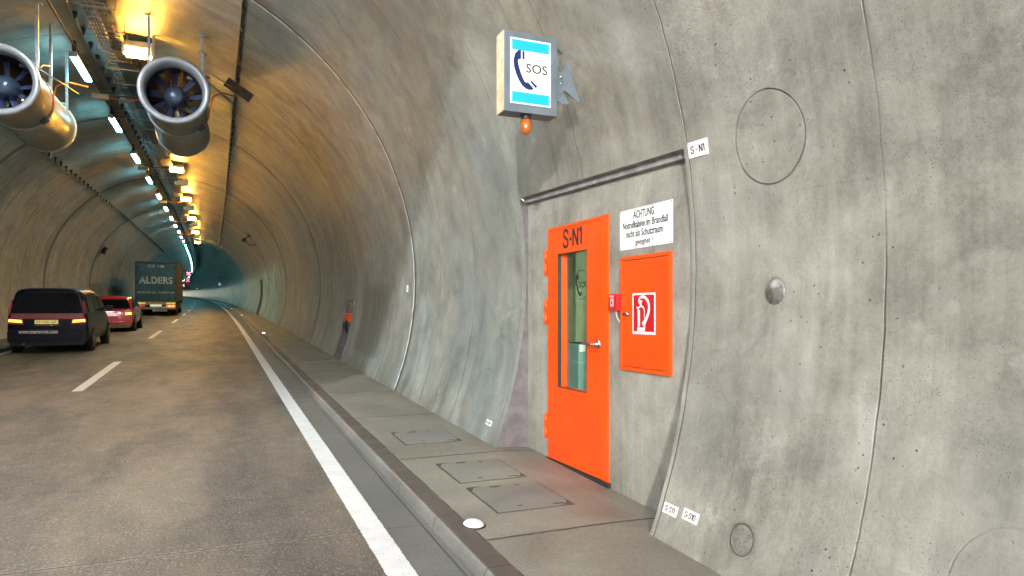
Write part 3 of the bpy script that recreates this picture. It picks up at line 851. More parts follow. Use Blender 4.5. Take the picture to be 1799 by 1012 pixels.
# glass and steel reflector dome
rf = empty('wall_reflector', WF(3.015, -1.85), 'oval shiny steel dome set in the wall to the right of the niche', 'reflector')
c_ = MB(); c_.lathe([(.062, -.004), (.074, .0), (.076, .004), (.070, .007), (.055, .012), (.03, .016), (0, .018)], 36, 'Z'); c_.build('dome', paint('pitted_steel', (.30, .29, .27), .32, .75, .4, .5, 30), rf)
c_ = MB(); c_.lathe([(.074, 0), (.082, .003), (.100, .001), (.104, -.004)], 36, 'Z'); c_.build('mortar_rim', M['niche'], rf)

# ------------------------------------------------------------------ SOS sign near the niche and its far copies
M['blue_lamp'] = glow('blue_lamp', (.05, .18, 1), 8)
M['sign_side'] = paint('amber_lit_sheet_metal', (.52, .44, .28), .4, .35, .3, scale=14)  # gold tone paints sodium light onto the sign's left side
BX, BH, BD = .428, .584, .145
def sos_sign(m, label, near):
    e_ = empty('sos_sign', m, label, 'sign', 'lit SOS telephone signs on the right wall')
    # local: X right, Y along the tunnel (away), Z up; origin at the lower left corner of the face
    c_ = MB(); c_.box(0, BX, 0, BD, 0, BH, bev=.004); hb = c_.build('housing', [M['zinc_gray'], M['sign_side']], e_)
    for p in hb.data.polygons:
        if p.normal.x < -.8: p.material_index = 1
    F = Matrix.Rotation(PI/2, 4, 'X')                         # XY of the face -> XZ, +Z to the viewer (-Y)
    def U(px, py): return ((px-202)/407*BX, (1-(py-(100+.147*(px-205)))/620)*BH)
    x0, _ = U(245, 0); x1, _ = U(555, 0); yb = .058*BH/.584; 
    x0, x1, y0, y1 = .048, .372, .060, .535
    c_ = MB(); c_.box(x0, x1, y0, y1, .001, .006, F); fp = c_.build('face_panel', M['signwhite'], e_)
    c_ = MB(); c_.box(x0+.012, x1-.014, y0+.010, y0+.086, .0063, .0075, F); c_.box(x0+.012, x1-.014, y1-.086, y1-.012, .0063, .0075, F); c_.build('blue_band', M['signcyan'], fp)
    c_ = MB(); handset(c_, .072, .168, .190, .285, .0063, .0078, F); c_.build('handset_symbol', M['blue_print'], fp)
    text('lettering', 'SOS', M['black'], fp, F @ Matrix.Translation((0, 0, .0064)), .172, .343, .293, .360, .0012, 1, .012)
    # bracket
    c_ = MB()
    zb = .23; wl = .245
    c_.prism([(BX+.001, zb-.07), (BX+.10, zb), (BX+.21, zb-.075), (BX+.235, zb-.07), (BX+.105, zb+.235), (BX+.085, zb+.15), (BX+.06, zb+.12), (BX+.001, zb+.19)], -.075, -.068, Matrix.Rotation(PI/2, 4, 'X'))
    c_.prism([(BX+.03, zb-.07), (BX+.11, zb-.02), (BX+.15, zb-.09), (BX+.10, zb-.10)], -.100, -.094, Matrix.Rotation(PI/2, 4, 'X'))
    c_.box(BX-.004, BX+.012, .05, .11, zb-.05, zb+.18)
    b_ = c_.build('bracket', M['zinc_gray'], e_)
    c_ = MB()
    for z in (zb+.045, zb+.095):
        c_.lathe([(.013, 0), (.013, .008), (.008, .012), (0, .012)], 10, 'Z', Matrix.Translation((BX+.066, .068, z)) @ Matrix.Rotation(PI/2, 4, 'X'))
    c_.build('bolt', M['steel'], b_)
    # wall arm behind
    c_ = MB(); c_.tube([(BX+.04, .09, zb+.05), (BX+.30, .34, zb+.06)], .014, 8); c_.tube([(BX+.02, .09, BH-.02), (BX+.20, .33, BH+.03)], .012, 8); c_.build('wall_arm', M['galv'], e_)
    if near:
        c_ = MB(); c_.lathe([(0, 0), (.040, 0), (.042, -.012), (.036, -.026), (.036, -.03), (0, -.03)], 24, 'Z', Matrix.Translation((.205, .07, 0))); lc = c_.build('lamp_cap', M['dark'], e_)
        c_ = MB(); c_.lathe([(.036, -.030), (.042, -.034), (.042, -.094), (.036, -.118), (.018, -.136), (0, -.139)], 28, 'Z', Matrix.Translation((.205, .07, 0))); c_.build('warning_lamp', M['amber'], e_)
    else:
        c_ = MB(); c_.lathe([(0, .16), (.07, .12), (.09, .05), (.09, 0), (0, -.02)], 20, 'Z', Matrix.Translation((BX+.19, -.10, .28))); c_.build('blue_lamp', M['blue_lamp'], e_)
    return e_
s_m = Matrix.Translation((1.903, 4.60, 3.080))
sos_sign(s_m, 'lit white and blue SOS sign with handset symbol and amber lamp above the niche', True)
sos_sign(FR(143, 2.1, 3.02), 'small distant white SOS sign with blue lamp, the larger of the two down the tunnel', False)
sos_sign(FR(281, 2.1, 3.02), 'tiny farthest white SOS sign with blue lamp near the back of the truck', False)

# ------------------------------------------------------------------ covers on the walkway, studs on the kerb
def cover(s0, s1, x0, x1, label, far=False):
    m = FR((s0+s1)/2, (x0+x1)/2, .080)
    e_ = empty('manhole_cover', m, label, 'cover', 'service covers in the walkway')
    a, b = (x1-x0)/2, (s1-s0)/2
    c_ = MB(); c_.box(-a, a, -b, b, -.01, .0025); f_ = c_.build('gap_frame', M['dark'], e_)
    c_ = MB(); c_.box(-a+.012, a-.012, -b+.012, b-.012, -.008, .0058, bev=.002); sl_ = c_.build('slab', M['cover'], e_)
    c_ = MB()
    for px, py, w_, d_ in ((-.12, b-.05, .09, .022), (a-.15, -b+.05, .09, .022)): c_.box(px, px+w_, py-d_/2, py+d_/2, .0059, .0072)
    for px, py in ((a*.35, b-.07), (-a*.3, -b+.10)): c_.box(px-.018, px+.018, py-.012, py+.012, .0059, .0068)
    c_.build('lifting_slot', M['dark'], sl_)
    c_ = MB()
    for (sx_, sy_) in ((-1, 1), (1, -1)):
        c_.ngon([(sx_*(a-.007), sy_*(b-.007), .0066), (sx_*(a-.12), sy_*(b-.007), .0066), (sx_*(a-.05), sy_*(b-.035), .0066), (sx_*(a-.007), sy_*(b-.13), .0066)])
    c_.build('corner_patch', paint('worn_patch', (.075, .065, .045), .8, var=.4, scale=30), sl_)
cover(4.49, 5.165, 1.81, 2.42, 'square concrete service cover in the walkway, nearest the camera')
cover(5.31, 5.99, 1.81, 2.41, 'square concrete service cover in front of the niche, middle of three')
cover(6.85, 7.49, 1.755, 2.36, 'square concrete service cover just beyond the niche, farthest of three')
cover(16.0, 16.6, 1.80, 2.36, 'narrow-looking grey service cover beside the small hydrant niche')
for i in range(15):
    s = 4.335 + 22.3*i
    lab = ('white domed marker stud on the kerb in the foreground', 'white marker stud on the kerb, second from the camera', 'white marker stud on the kerb, third from the camera',
           'white marker stud on the kerb, fourth from the camera')[i] if i < 4 else 'tiny glowing marker stud in the far curving row on the kerb'
    e_ = empty('marker_stud', FR(s, 1.575, .080), lab, 'marker', 'white marker studs along the kerb')
    c_ = MB(); c_.lathe([(0, 0), (.070, 0), (.067, .008), (.052, .022), (.027, .030), (0, .033)], 28, 'Z', Matrix.Diagonal((1, 1.25, 1, 1))); c_.build('stud_dome', M['stud'] if i else glow('near_stud', (.9, .95, 1), .06), e_)
    c_ = MB(); c_.lathe([(.068, -.001), (.079, -.001), (.077, .004), (.068, .006)], 28, 'Z', Matrix.Diagonal((1, 1.25, 1, 1))); c_.build('stud_base', M['dark'], e_)

# ------------------------------------------------------------------ ceiling: tube lamps, sodium lamps, tray, cables
def led(mat):
    e_ = empty('tube_lamp', Matrix.Identity(4), 'x', 'lamp', 'cool white tube lamps along the ceiling')
    c_ = MB(); c_.box(-.062, .062, 0, 1.65, .023, .085, bev=.01); c_.box(-.062, .062, -.04, 0, -.02, .085, bev=.005); c_.build('lamp_housing', M['galv'], e_)
    c_ = MB(); c_.box(-.055, .055, .02, 1.63, -.018, .022); c_.build('diffuser', mat, e_)
    c_ = MB(); c_.box(-.03, .03, .03, .09, .085, .30); c_.box(-.03, .03, 1.5, 1.56, .085, .30); c_.build('hanger', M['dark'], e_)
    return e_
l0 = led(M['led'])
ORD = ['nearest', 'second', 'third', 'fourth', 'fifth', 'sixth', 'seventh', 'eighth', 'ninth', 'tenth', 'eleventh', 'twelfth']
for i in range(66):
    o = l0 if i == 0 else copy_tree(l0)
    o.matrix_world = FR(14.95 + 4.95*i, -2.43, 5.92)
    o['label'] = ('cool white tube lamp under the ceiling between the two jet fans' if i == 0 else
                  f'cool white ceiling tube lamp, {ORD[i]} of the receding row' if i < 12 else 'tiny cool white tube lamp in the far curving end of the row')
n0 = led(M['led_fill'])
for i in range(4):                                            # row carried on out of view, whitened and brightened to fill the near wall
    o = n0 if i == 0 else copy_tree(n0)
    o.matrix_world = FR(9.8 - 3.2*i, -2.43, 5.92)
    o['label'] = 'unseen fill tube lamp added above the camera'; o['group'] = 'unseen fill tube lamps added above the camera'

def sodium(lit):
    e_ = empty('flood_lamp', Matrix.Identity(4), 'x', 'lamp', 'lit amber flood lamps under the ceiling' if lit else 'unlit grey flood lamps under the ceiling')
    c_ = MB(); c_.box(-.27, .27, 0, .30, .02, .22, bev=.015); c_.box(-.255, .255, -.012, 0, -.005, .225, bev=.005); c_.build('lamp_housing', M['galv'], e_)
    c_ = MB(); c_.prism([(-.012, .0), (-.016, .085), (.03, -.03), (.28, -.03), (.28, .018), (.0, .018)][0:0] or [(-.018, .105), (-.018, .0), (.04, -.025), (.22, -.025), (.22, .016), (-.013, .016), (-.013, .105)], -.205, .205,
                     Matrix(((0, 0, 1, 0), (1, 0, 0, 0), (0, 1, 0, 0), (0, 0, 0, 1))))
    c_.build('lamp_glass', M['sodium'] if lit else M['grey'], e_)
    c_ = MB(); c_.box(-.20, -.17, .12, .16, .22, .36); c_.box(.17, .20, .12, .16, .22, .36); c_.box(-.25, .25, .10, .18, .225, .235); c_.build('bracket', M['galv'], e_)
    return e_
sl_, su_ = sodium(True), sodium(False)
LIT = [14.7, 28.5, 37.3, 46.8, 57.2, 68.5]; UN = [23.5, 32.2, 41.6, 51.7, 62.5]
for i, s in list(enumerate(LIT))[::-1]:
    o = sl_ if i == 0 else copy_tree(sl_); o.matrix_world = FR(s, -1.36, 6.05)
    if i == 0:
        for c_o in o.children:
            if c_o.name.startswith('lamp_glass'):
                c_o.data = c_o.data.copy(); c_o.data.materials.clear(); c_o.data.materials.append(M['sodium_near'])
    o['label'] = ('glaring amber flood lamp just left of the right jet fan' if i == 0 else
                  f'lit amber flood lamp, {ORD[i-1]} of the small amber row beyond the fans')
for i, s in enumerate(UN):
    o = su_ if i == 0 else copy_tree(su_); o.matrix_world = FR(s, -1.36, 6.05)
    o['label'] = f'unlit grey flood lamp, {ORD[i]} of the unlit ones between the amber lamps'

# cable tray
tr_ = empty('cable_tray', FR(0, -1.85, 6.3), 'sooty cable ladder full of cables hanging along the crown of the ceiling', 'cable tray')
ti = FR(0, -1.85, 6.3).inverted()
def path(x, h, a, b, st=1.0):
    n = max(2, int((b-a)/st)); return [P(x, a+(b-a)*i/n, h) for i in range(n+1)]
def rail(mb, x, h, wx_, wh_, a, b, st=2.0):
    pts = srange(a, b, st)
    for i in range(len(pts)-1):
        p, q = P(x, pts[i], h), P(x, pts[i+1], h)
        vs = [mb.bm.verts.new((c.x+dx, c.y, c.z+dz)) for c in (p, q) for dx, dz in ((-wx_/2, -wh_/2), (wx_/2, -wh_/2), (wx_/2, wh_/2), (-wx_/2, wh_/2))]
        for f in ((0,1,5,4),(1,2,6,5),(2,3,7,6),(3,0,4,7)): mb.bm.faces.new([vs[k] for k in f])
TX0, TX1, TH = -2.02, -1.60, 6.25
c_ = MB()
for x in (TX0, (TX0+TX1)/2-.03, TX1): rail(c_, x, TH, .02, .07, -2.7, 420)
c_.build('side_rail', M['tray'], tr_, ti)
c_ = MB(); s = 8.0
while s < 60: 
    c_.box(TX0, TX1, -.008, .008, TH-.045, TH-.025, Matrix.Translation((cl(s), s, rz(s)))); s += .22 if s < 20 else .4
tag(c_.build('rung', M['tray'], tr_, ti), kind='stuff')
c_ = MB()
for i in range(6):
    x = TX0 + .04 + (.045*i if i < 3 else .045*i + .14) + random.uniform(-.008, .008)
    pts = []
    for s in srange(-2.7, 60, 1.3): pts.append(P(x + .012*math.sin(s*1.7+i), s, TH-.005+.012*math.sin(s*2.3+2*i)))
    c_.tube(pts, .013, 5)
tag(c_.build('tray_cables', M['cable'], tr_, ti), kind='stuff')
c_ = MB(); rail(c_, -1.67, TH-.046, .36, .014, 16, 420); c_.build('tray_cover', M['traydark'], tr_, ti)
def hoop():
    c = MB(); w_ = .30
    c.box(-w_, w_, -.010, .010, -.008, .008); c.box(-w_, -w_+.016, -.010, .010, .008, .24); c.box(w_-.016, w_, -.010, .010, .008, .24)
    return c.me('tray_support')
hm_ = hoop(); hm_.materials.append(M['tray'])
for i in range(30):
    s = 12.9 + 1.15*i if i < 8 else 22.1 + 2.3*(i-8)
    o = bpy.data.objects.new('tray_support', hm_); COL.objects.link(o); o.parent = tr_; o.matrix_local = ti @ FR(s, -1.80, TH-.075)

# junction boxes with arms
for i in range(6):
    s = 18.1 + 9.95*i
    e_ = empty('junction_box', FR(s, -2.42, 5.98), f'grey junction box on a short arm beside the tube lamps, {ORD[i]} from the camera', 'junction box', 'junction boxes along the tube lamps')
    c_ = MB(); c_.box(-.17, .17, -.06, .06, -.06, .06, bev=.01); c_.build('box', M['grey'], e_)
    c_ = MB(); c_.box(.17, .85, -.01, .01, .05, .08); c_.box(-.01, .01, -.01, .01, .06, .36); c_.build('arm', M['dark'], e_)
    c_ = MB(); c_.tube([(.16, 0, 0), (.45, .01, -.02), (.85, 0, .03)], .014, 6); c_.build('cable', M['cable_or'], e_)
c_ = MB(); rail(c_, -2.43, 6.13, .03, .03, 8, 420); tag(c_.build('conduit', M['dark']), 'thin dark conduit the tube lamps hang from', 'conduit')

# hung cables with hook clamps
def hung(x, h, a, b, label, r=.016, down=.10, step=.8, side=1):
    e_ = empty('hung_cable', FR(a, x, h), label, 'cable', 'cables hung on hook clamps from the ceiling')
    inv = e_.matrix_world.inverted()
    c_ = MB(); c_.tube([P(x, s, h) for s in srange(a, b, 1.5)], r, 6); c_.build('cable', M['cable'], e_, inv)
    t = MB(); t.prism([(-.045, .075), (.045, .075), (.012, -down), (-.012, -down)], -.03, .03, Matrix.Rotation(PI/2, 4, 'X')); t.box(-.008, .008, -.008, .008, .07, .30); me = t.me('hook_clamp'); me.materials.append(M['dark'])
    s = max(a, 9.0); n = 0
    while s < 75 and n < 90:
        o = bpy.data.objects.new('hook_clamp', me); COL.objects.link(o); o.parent = e_; o.matrix_local = inv @ FR(s, x+.03*side, h); s += step; n += 1
hung(.36, 5.90, -2.7, 230, 'dark hung cable with saw-tooth clamps on the right side of the vault', step=.75)
hung(-2.25, 6.28, -2.7, 230, 'thin hung cable with clamps right beside the cable ladder', .010, .07)
hung(-4.42, 5.45, -2.7, 230, 'dark hung cable with clamps crossing the left side of the vault', step=.8)

# dark sign plate seen edge-on by the right cable
e_ = empty('edge_plate', FR(15.2, .42, 5.72), 'flat dark plate on a rod at the hung cable, right of the right jet fan', 'bracket')
c_ = MB(); c_.box(-.28, .28, -.01, .01, -.10, .10, Matrix.Rotation(.55, 4, 'Y')); c_.build('plate', M['dark'], e_)
c_ = MB(); c_.tube([(-.55, -.3, .18), (.10, .05, -.06)], .012, 6); c_.build('rod', M['galv'], e_)

# ------------------------------------------------------------------ jet fans
def jet_fan(x, h, s, label, mirror):
    m = FR(s, x, h)
    e_ = empty('jet_fan', m, label, 'fan', 'jet fans under the tunnel ceiling')
    R0, L = .50, 3.55
    c_ = MB(); c_.lathe([(R0, .16), (R0, 1.28), (R0-.004, 1.30), (R0-.004, 3.4), (R0-.012, L), (R0-.05, L), (R0-.05, .20)], 56, 'Y', closed=False)
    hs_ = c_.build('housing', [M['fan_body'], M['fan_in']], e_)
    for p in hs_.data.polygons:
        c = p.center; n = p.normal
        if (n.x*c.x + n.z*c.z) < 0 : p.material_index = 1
    c_ = MB(); c_.lathe([(R0+.002, .22), (R0+.03, .15), (R0+.062, .06), (R0+.060, .012), (R0+.030, -.012), (R0-.012, .0), (R0-.050, .06), (R0-.062, .18), (R0-.058, .25)], 56, 'Y'); c_.build('inlet_ring', M['fan_ring'], e_)
    for y in (1.30, 3.35):
        c_ = MB(); c_.lathe([(R0-.002, y-.035), (R0+.028, y-.035), (R0+.028, y+.035), (R0-.002, y+.035)], 56, 'Y', closed=True)
        for k in range(18):
            t = 2*PI*k/18; c_.box(-.010, .010, y-.043, y-.035, -.010, .010, Matrix.Translation(((R0+.013)*math.cos(t), 0, (R0+.013)*math.sin(t))))
        c_.build('flange', M['fan_ring'], e_)
    c_ = MB(); c_.lathe([(0, .30), (.06, .31), (.12, .35), (.165, .42), (.188, .50), (.192, .60), (.192, 1.5), (0, 1.5)], 32, 'Y'); hub = c_.build('hub', M['hub'], e_)
    for k in range(9):
        t = 2*PI*k/9 + .2; c_ = MB()
        rm = Matrix.Rotation(-t, 4, 'Y')
        n_ = 5; g1, g2 = [], []
        for i in range(n_+1):
            r = .165 + (R0-.06-.165)*i/n_; tw = .95 - .45*i/n_; ch = .125
            dx, dy = ch/2*math.cos(tw), ch/2*math.sin(tw)
            g1.append((r, i)); g2.append((dx, dy))
        bm = c_.bm
        rows = []
        for (r, i), (dx, dy) in zip(g1, g2):
            rows.append([bm.verts.new(rm @ Vector((r, .60+y_, z_))) for y_, z_ in ((-dy, -dx), (-dy*.2+.012, .012), (dy, dx), (dy*.2, -.012))])
        for i in range(n_):
            for j in range(4): bm.faces.new((rows[i][j], rows[i][(j+1) % 4], rows[i+1][(j+1) % 4], rows[i+1][j]))
        bm.faces.new(rows[-1]); c_.build('blade', M['blade'], e_)
    for k in range(5):
        t = 2*PI*k/5+.6; c_ = MB(); c_.box(.17, R0-.05, 1.0, 1.25, -.008, .008, Matrix.Rotation(-t, 4, 'Y')); c_.build('strut', M['fan_in'], e_)
    # hangers to the vault
    for yy in (.55, 1.55, 3.0):
        for sg in (-1, 1):
            ax = sg*.42; wx2 = x + sg*.48
            top = HC + math.sqrt(RT**2-(wx2-XC)**2) - h
            c_ = MB(); c_.box(ax-.02, ax+.02, yy-.03, yy+.03, .28, top+.02 if top > .3 else .5)
            c_.box(ax-.07, ax+.07, yy-.06, yy+.06, top-.02, top+.02); c_.box(sg*.30-.12, sg*.30+.12, yy-.05, yy+.05, .36, .40)
            c_.build('hanger', M['galv'], e_)
    sg = mirror
    c_ = MB(); c_.tube([(sg*.46, .25, .20), (sg*.50, .5, .42), (sg*.55, .8, .50)], .014, 6); c_.tube([(sg*.50, .35, .30), (sg*.95, .9, .10)], .014, 6); c_.build('brace', M['galv'], e_)
    c_ = MB(); c_.box(-.07, .07, -.03, .03, -.05, .05, Matrix.Translation((sg*.40, 1.15, -.35)) @ Matrix.Rotation(sg*-.7, 4, 'Y'), bev=.006); c_.build('terminal_box', M['zinc_gray'], e_)
    c_ = MB(); c_.tube([(sg*.44, 1.15, -.30), (sg*.53, 1.1, -.15), (sg*.56, 1.0, .05), (sg*.60, 1.0, .22), (sg*.75, 1.2, .36), (sg*.98, 1.6, .42)], .014, 8); c_.build('cable', M['cable_or'], e_)
    c_ = MB()
    for a_ in (.9, 0.35, -.1):
        c_.box(-.012, .012, -.03, .03, -.035, .035, Matrix.Translation((sg*(R0+.01)*math.cos(a_), 1.22, (R0+.01)*math.sin(a_))))
    for a_ in (.62,): c_.lathe([(.012, -.01), (.034, -.01), (.034, .01), (.012, .01)], 16, 'Y', Matrix.Translation((sg*(R0+.055)*math.cos(a_), .05, (R0+.055)*math.sin(a_))), closed=True)
    c_.build('lug', M['galv'], e_)
    return e_
jet_fan(-.66, 5.00, 13.0, 'whole grey jet fan right of the glaring amber lamp', 1)
jet_fan(-3.13, 4.87, 13.0, 'jet fan cut off by the left edge of the picture', 1)

# ------------------------------------------------------------------ small fittings farther in
# hydrant in the small niche
e_ = empty('hydrant_fitting', Matrix.Translation((2.90, 16.35, rz(16.35)+.9)), 'orange hydrant fitting with a dark hose in the small wall niche', 'hydrant')
c_ = MB(); c_.box(-.12, .02, -.28, .28, .02, .22, bev=.01); c_.build('box', M['orange'], e_)
c_ = MB(); c_.tube([(-.14, -.15, .06), (-.15, -.12, -.06), (-.13, -.1, -.22)], .03, 8); c_.tube([(-.14, .12, .02), (-.14, .12, -.14)], .04, 8); c_.build('hose_coupling', M['dark'], e_)
plate('number_plate', 15.86, -5.3, .05, .09, '1', 'tiny white plate at the upper right corner of the small hydrant niche', bx=(.3, .7, .2, .8))
# camera on the right vault
e_ = empty('cctv_camera', WF(42.4, 41.5), 'black surveillance camera on the vault above the green streaked wall', 'camera')
c_ = MB(); c_.box(-.13, .13, -.12, .12, 0, .06); c_.tube([(0, 0, .05), (.02, 0, .32)], .035, 8); c_.build('mount', M['dark'], e_)
c_ = MB(); c_.box(-.25, .28, -.10, .08, .32, .52, bev=.02); c_.build('camera_body', M['dark'], e_)
c_ = MB(); c_.tube([(0, -.05, .35), (.1, -.35, .38), (.05, -.55, .25), (0, -.62, .02)], .02, 6); c_.build('cable', M['cable'], e_)
e_ = empty('loudspeaker', WF(44.5, 153.2), 'square dark loudspeaker high on the left wall', 'loudspeaker')
c_ = MB(); c_.box(-.20, .20, -.2, .2, .03, .22, bev=.03); c_.box(-.05, .05, -.05, .05, -.01, .03); c_.build('speaker_body', M['dark'], e_)
c_ = MB(); c_.lathe([(0, .222), (.13, .222), (.14, .232), (.10, .228), (0, .245)], 24, 'Z'); c_.build('cone', M['grey'], e_)
# fittings above the distant SOS sign
for s, th, lab in ((118, 35, 'dark camera mount on the far right vault, nearer of two'), (150, 30, 'dark camera mount on the far right vault above the distant SOS sign')):
    e_ = empty('cctv_camera', WF(s, th), lab, 'camera')
    c_ = MB(); c_.tube([(0, 0, 0), (0, 0, .5)], .06, 6); c_.build('mount', M['dark'], e_)
    c_ = MB(); c_.box(-.35, .35, -.14, .14, .5, .75, bev=.03); c_.build('camera_body', M['dark'], e_)
# red lane signals near the truck
M['redlamp'] = glow('red_signal_lamp', (1, .04, .03), 1.0); M['pinklamp'] = glow('pink_signal_lamp', (1, .25, .25), 1.6)
for s, x_, h_, r_, mt, lab in ((140, -3.0, 5.1, .42, 'redlamp', 'red lit lane signal just right of the truck, topmost'), (212, -2.6, 5.1, .62, 'redlamp', 'larger red lit lane signal between truck and lamp row'),
                         (300, -1.6, 4.6, .6, 'pinklamp', 'pinkish red lane signal below the other two')):
    e_ = empty('lane_signal', FR(s, x_, h_), lab, 'signal', 'red lane signals far down the tunnel')
    c_ = MB(); c_.box(-r_-.1, r_+.1, 0, .2, -r_-.1, r_+.1, bev=.04); c_.build('signal_housing', M['dark'], e_)
    c_ = MB(); stroke(c_, [(-r_*.75, -r_*.75), (r_*.75, r_*.75)], .22, 0, .03, Matrix.Translation((0, -.005, 0)) @ Matrix.Rotation(PI/2, 4, 'X')); stroke(c_, [(-r_*.75, r_*.75), (r_*.75, -r_*.75)], .22, .001, .032, Matrix.Translation((0, -.005, 0)) @ Matrix.Rotation(PI/2, 4, 'X')); c_.build('red_cross', M[mt], e_)
    c_ = MB(); c_.box(-.04, .04, .08, .12, r_+.1, 1.5); c_.build('hanger', M['dark'], e_)

# ------------------------------------------------------------------ vehicles in the left lane
M['navy'] = paint('navy_car_paint', (.002, .005, .024), .3, .0, .1, .0); M['navy'].node_tree.nodes['Principled BSDF'].inputs['Specular IOR Level'].default_value = .25
M['carred'] = paint('red_car_paint', (.50, .008, .010), .22, .2, .08, .0, coat=1)
M['carglass'] = paint('dark_car_glass', (.002, .003, .004), .06, 0, .1, .0); M['carglass'].node_tree.nodes['Principled BSDF'].inputs['Specular IOR Level'].default_value = .3
M['bumper'] = paint('olive_bumper', (.13, .13, .08), .4)
M['chrome'] = paint('chrome_trim', (.7, .7, .7), .12, 1.0, .05)
M['lens'] = paint('red_lens', (.38, .01, .012), .15, 0, .1, 0, coat=1)
M['tail'] = glow('tail_lamp', (1, .42, .03), 1.4)
M['tailred'] = glow('tail_lamp_red', (1, .02, .01), .5)
M['plate_y'] = glow('lit_yellow_number_plate', (1, .72, .03), .2)
M['plate_w'] = glow('lit_white_number_plate', (1, .97, .88), .25)
M['truckteal'] = paint('teal_tarpaulin', (.022, .105, .17), .45, 0, .3, .3, scale=2)
M['trucktan'] = paint('tan_side_curtain', (.13, .10, .06), .5, 0, .15, .2, scale=3)
M['truckletter'] = paint('pale_letter_paint', (.42, .58, .72), .5)
M['brown'] = paint('tail_board_metal', (.34, .31, .24), .45, .3, .25)
M['stripe'] = paint('maroon_band', (.28, .03, .035), .3, coat=1)
M['head'] = glow('head_lamp', (1, .98, .9), 8)

def loft(name, sts, mat, parent, sub=2):
    bm = bmesh.new(); rows = []
    for pts in sts:
        full = [(x, y, z) for x, y, z in pts] + [(-x, y, z) for x, y, z in pts[-2:0:-1]]
        rows.append([bm.verts.new(p) for p in full])
    n = len(rows[0])
    for i in range(len(rows)-1):
        for j in range(n):
            bm.faces.new((rows[i][j], rows[i][(j+1) % n], rows[i+1][(j+1) % n], rows[i+1][j]))
    h = n//2
    for r in (rows[0], rows[-1]):      # quad caps
        for j in range(h):
            a, b, c, d = r[j], r[j+1], r[(n-j-1) % n], r[(n-j) % n]
            q = [v for k_, v in enumerate((a, b, c, d)) if v not in (a, b, c, d)[:k_]]
            if len(q) > 2:
                try: bm.faces.new(q)
                except ValueError: pass
    bmesh.ops.recalc_face_normals(bm, faces=bm.faces)
    me = bpy.data.meshes.new(name); bm.to_mesh(me); bm.free()
    o = link(name, me, mat, parent, smooth=True)
    md = o.modifiers.new('sub', 'SUBSURF'); md.levels = sub; md.render_levels = sub
    return o
def outline(y, w_, zb, belt, wr, top, lean=0.0, lz=.95):
    pts = [(0, zb), (w_*.6, zb), (w_*.9, zb+.03), (w_, zb+.14), (w_*1.005, (zb+belt)/2), (w_, belt-.08), (w_*.975, belt), (wr+.05, top-.17), (wr, top-.07), (wr*.86, top-.015), (wr*.5, top), (0, top+.005)]
    return [(x, y + lean*max(0, z-lz), z) for x, z in pts]
def wheel(parent, x, y, r, name='wheel', wd=.2):
    sg = 1 if x > 0 else -1
    e = MB(); e.lathe([(r*.62, -wd/2), (r*.93, -wd/2), (r, -wd/2+.03), (r, wd/2-.03), (r*.93, wd/2), (r*.62, wd/2)], 28, 'Y', Matrix.Rotation(PI/2, 4, 'Z'), closed=True)
    t = e.build(name, M['rubber'], parent, Matrix.Translation((x, y, r)))
    e = MB(); e.lathe([(0, .02), (r*.2, .03), (r*.3, 0), (r*.55, .0), (r*.62, .035), (r*.64, -.05)], 24, 'Y', Matrix.Translation((sg*wd*.42, 0, 0)) @ Matrix.Rotation(-PI/2*sg, 4, 'Z')); e.build('rim', M['steel'], t)
    return t
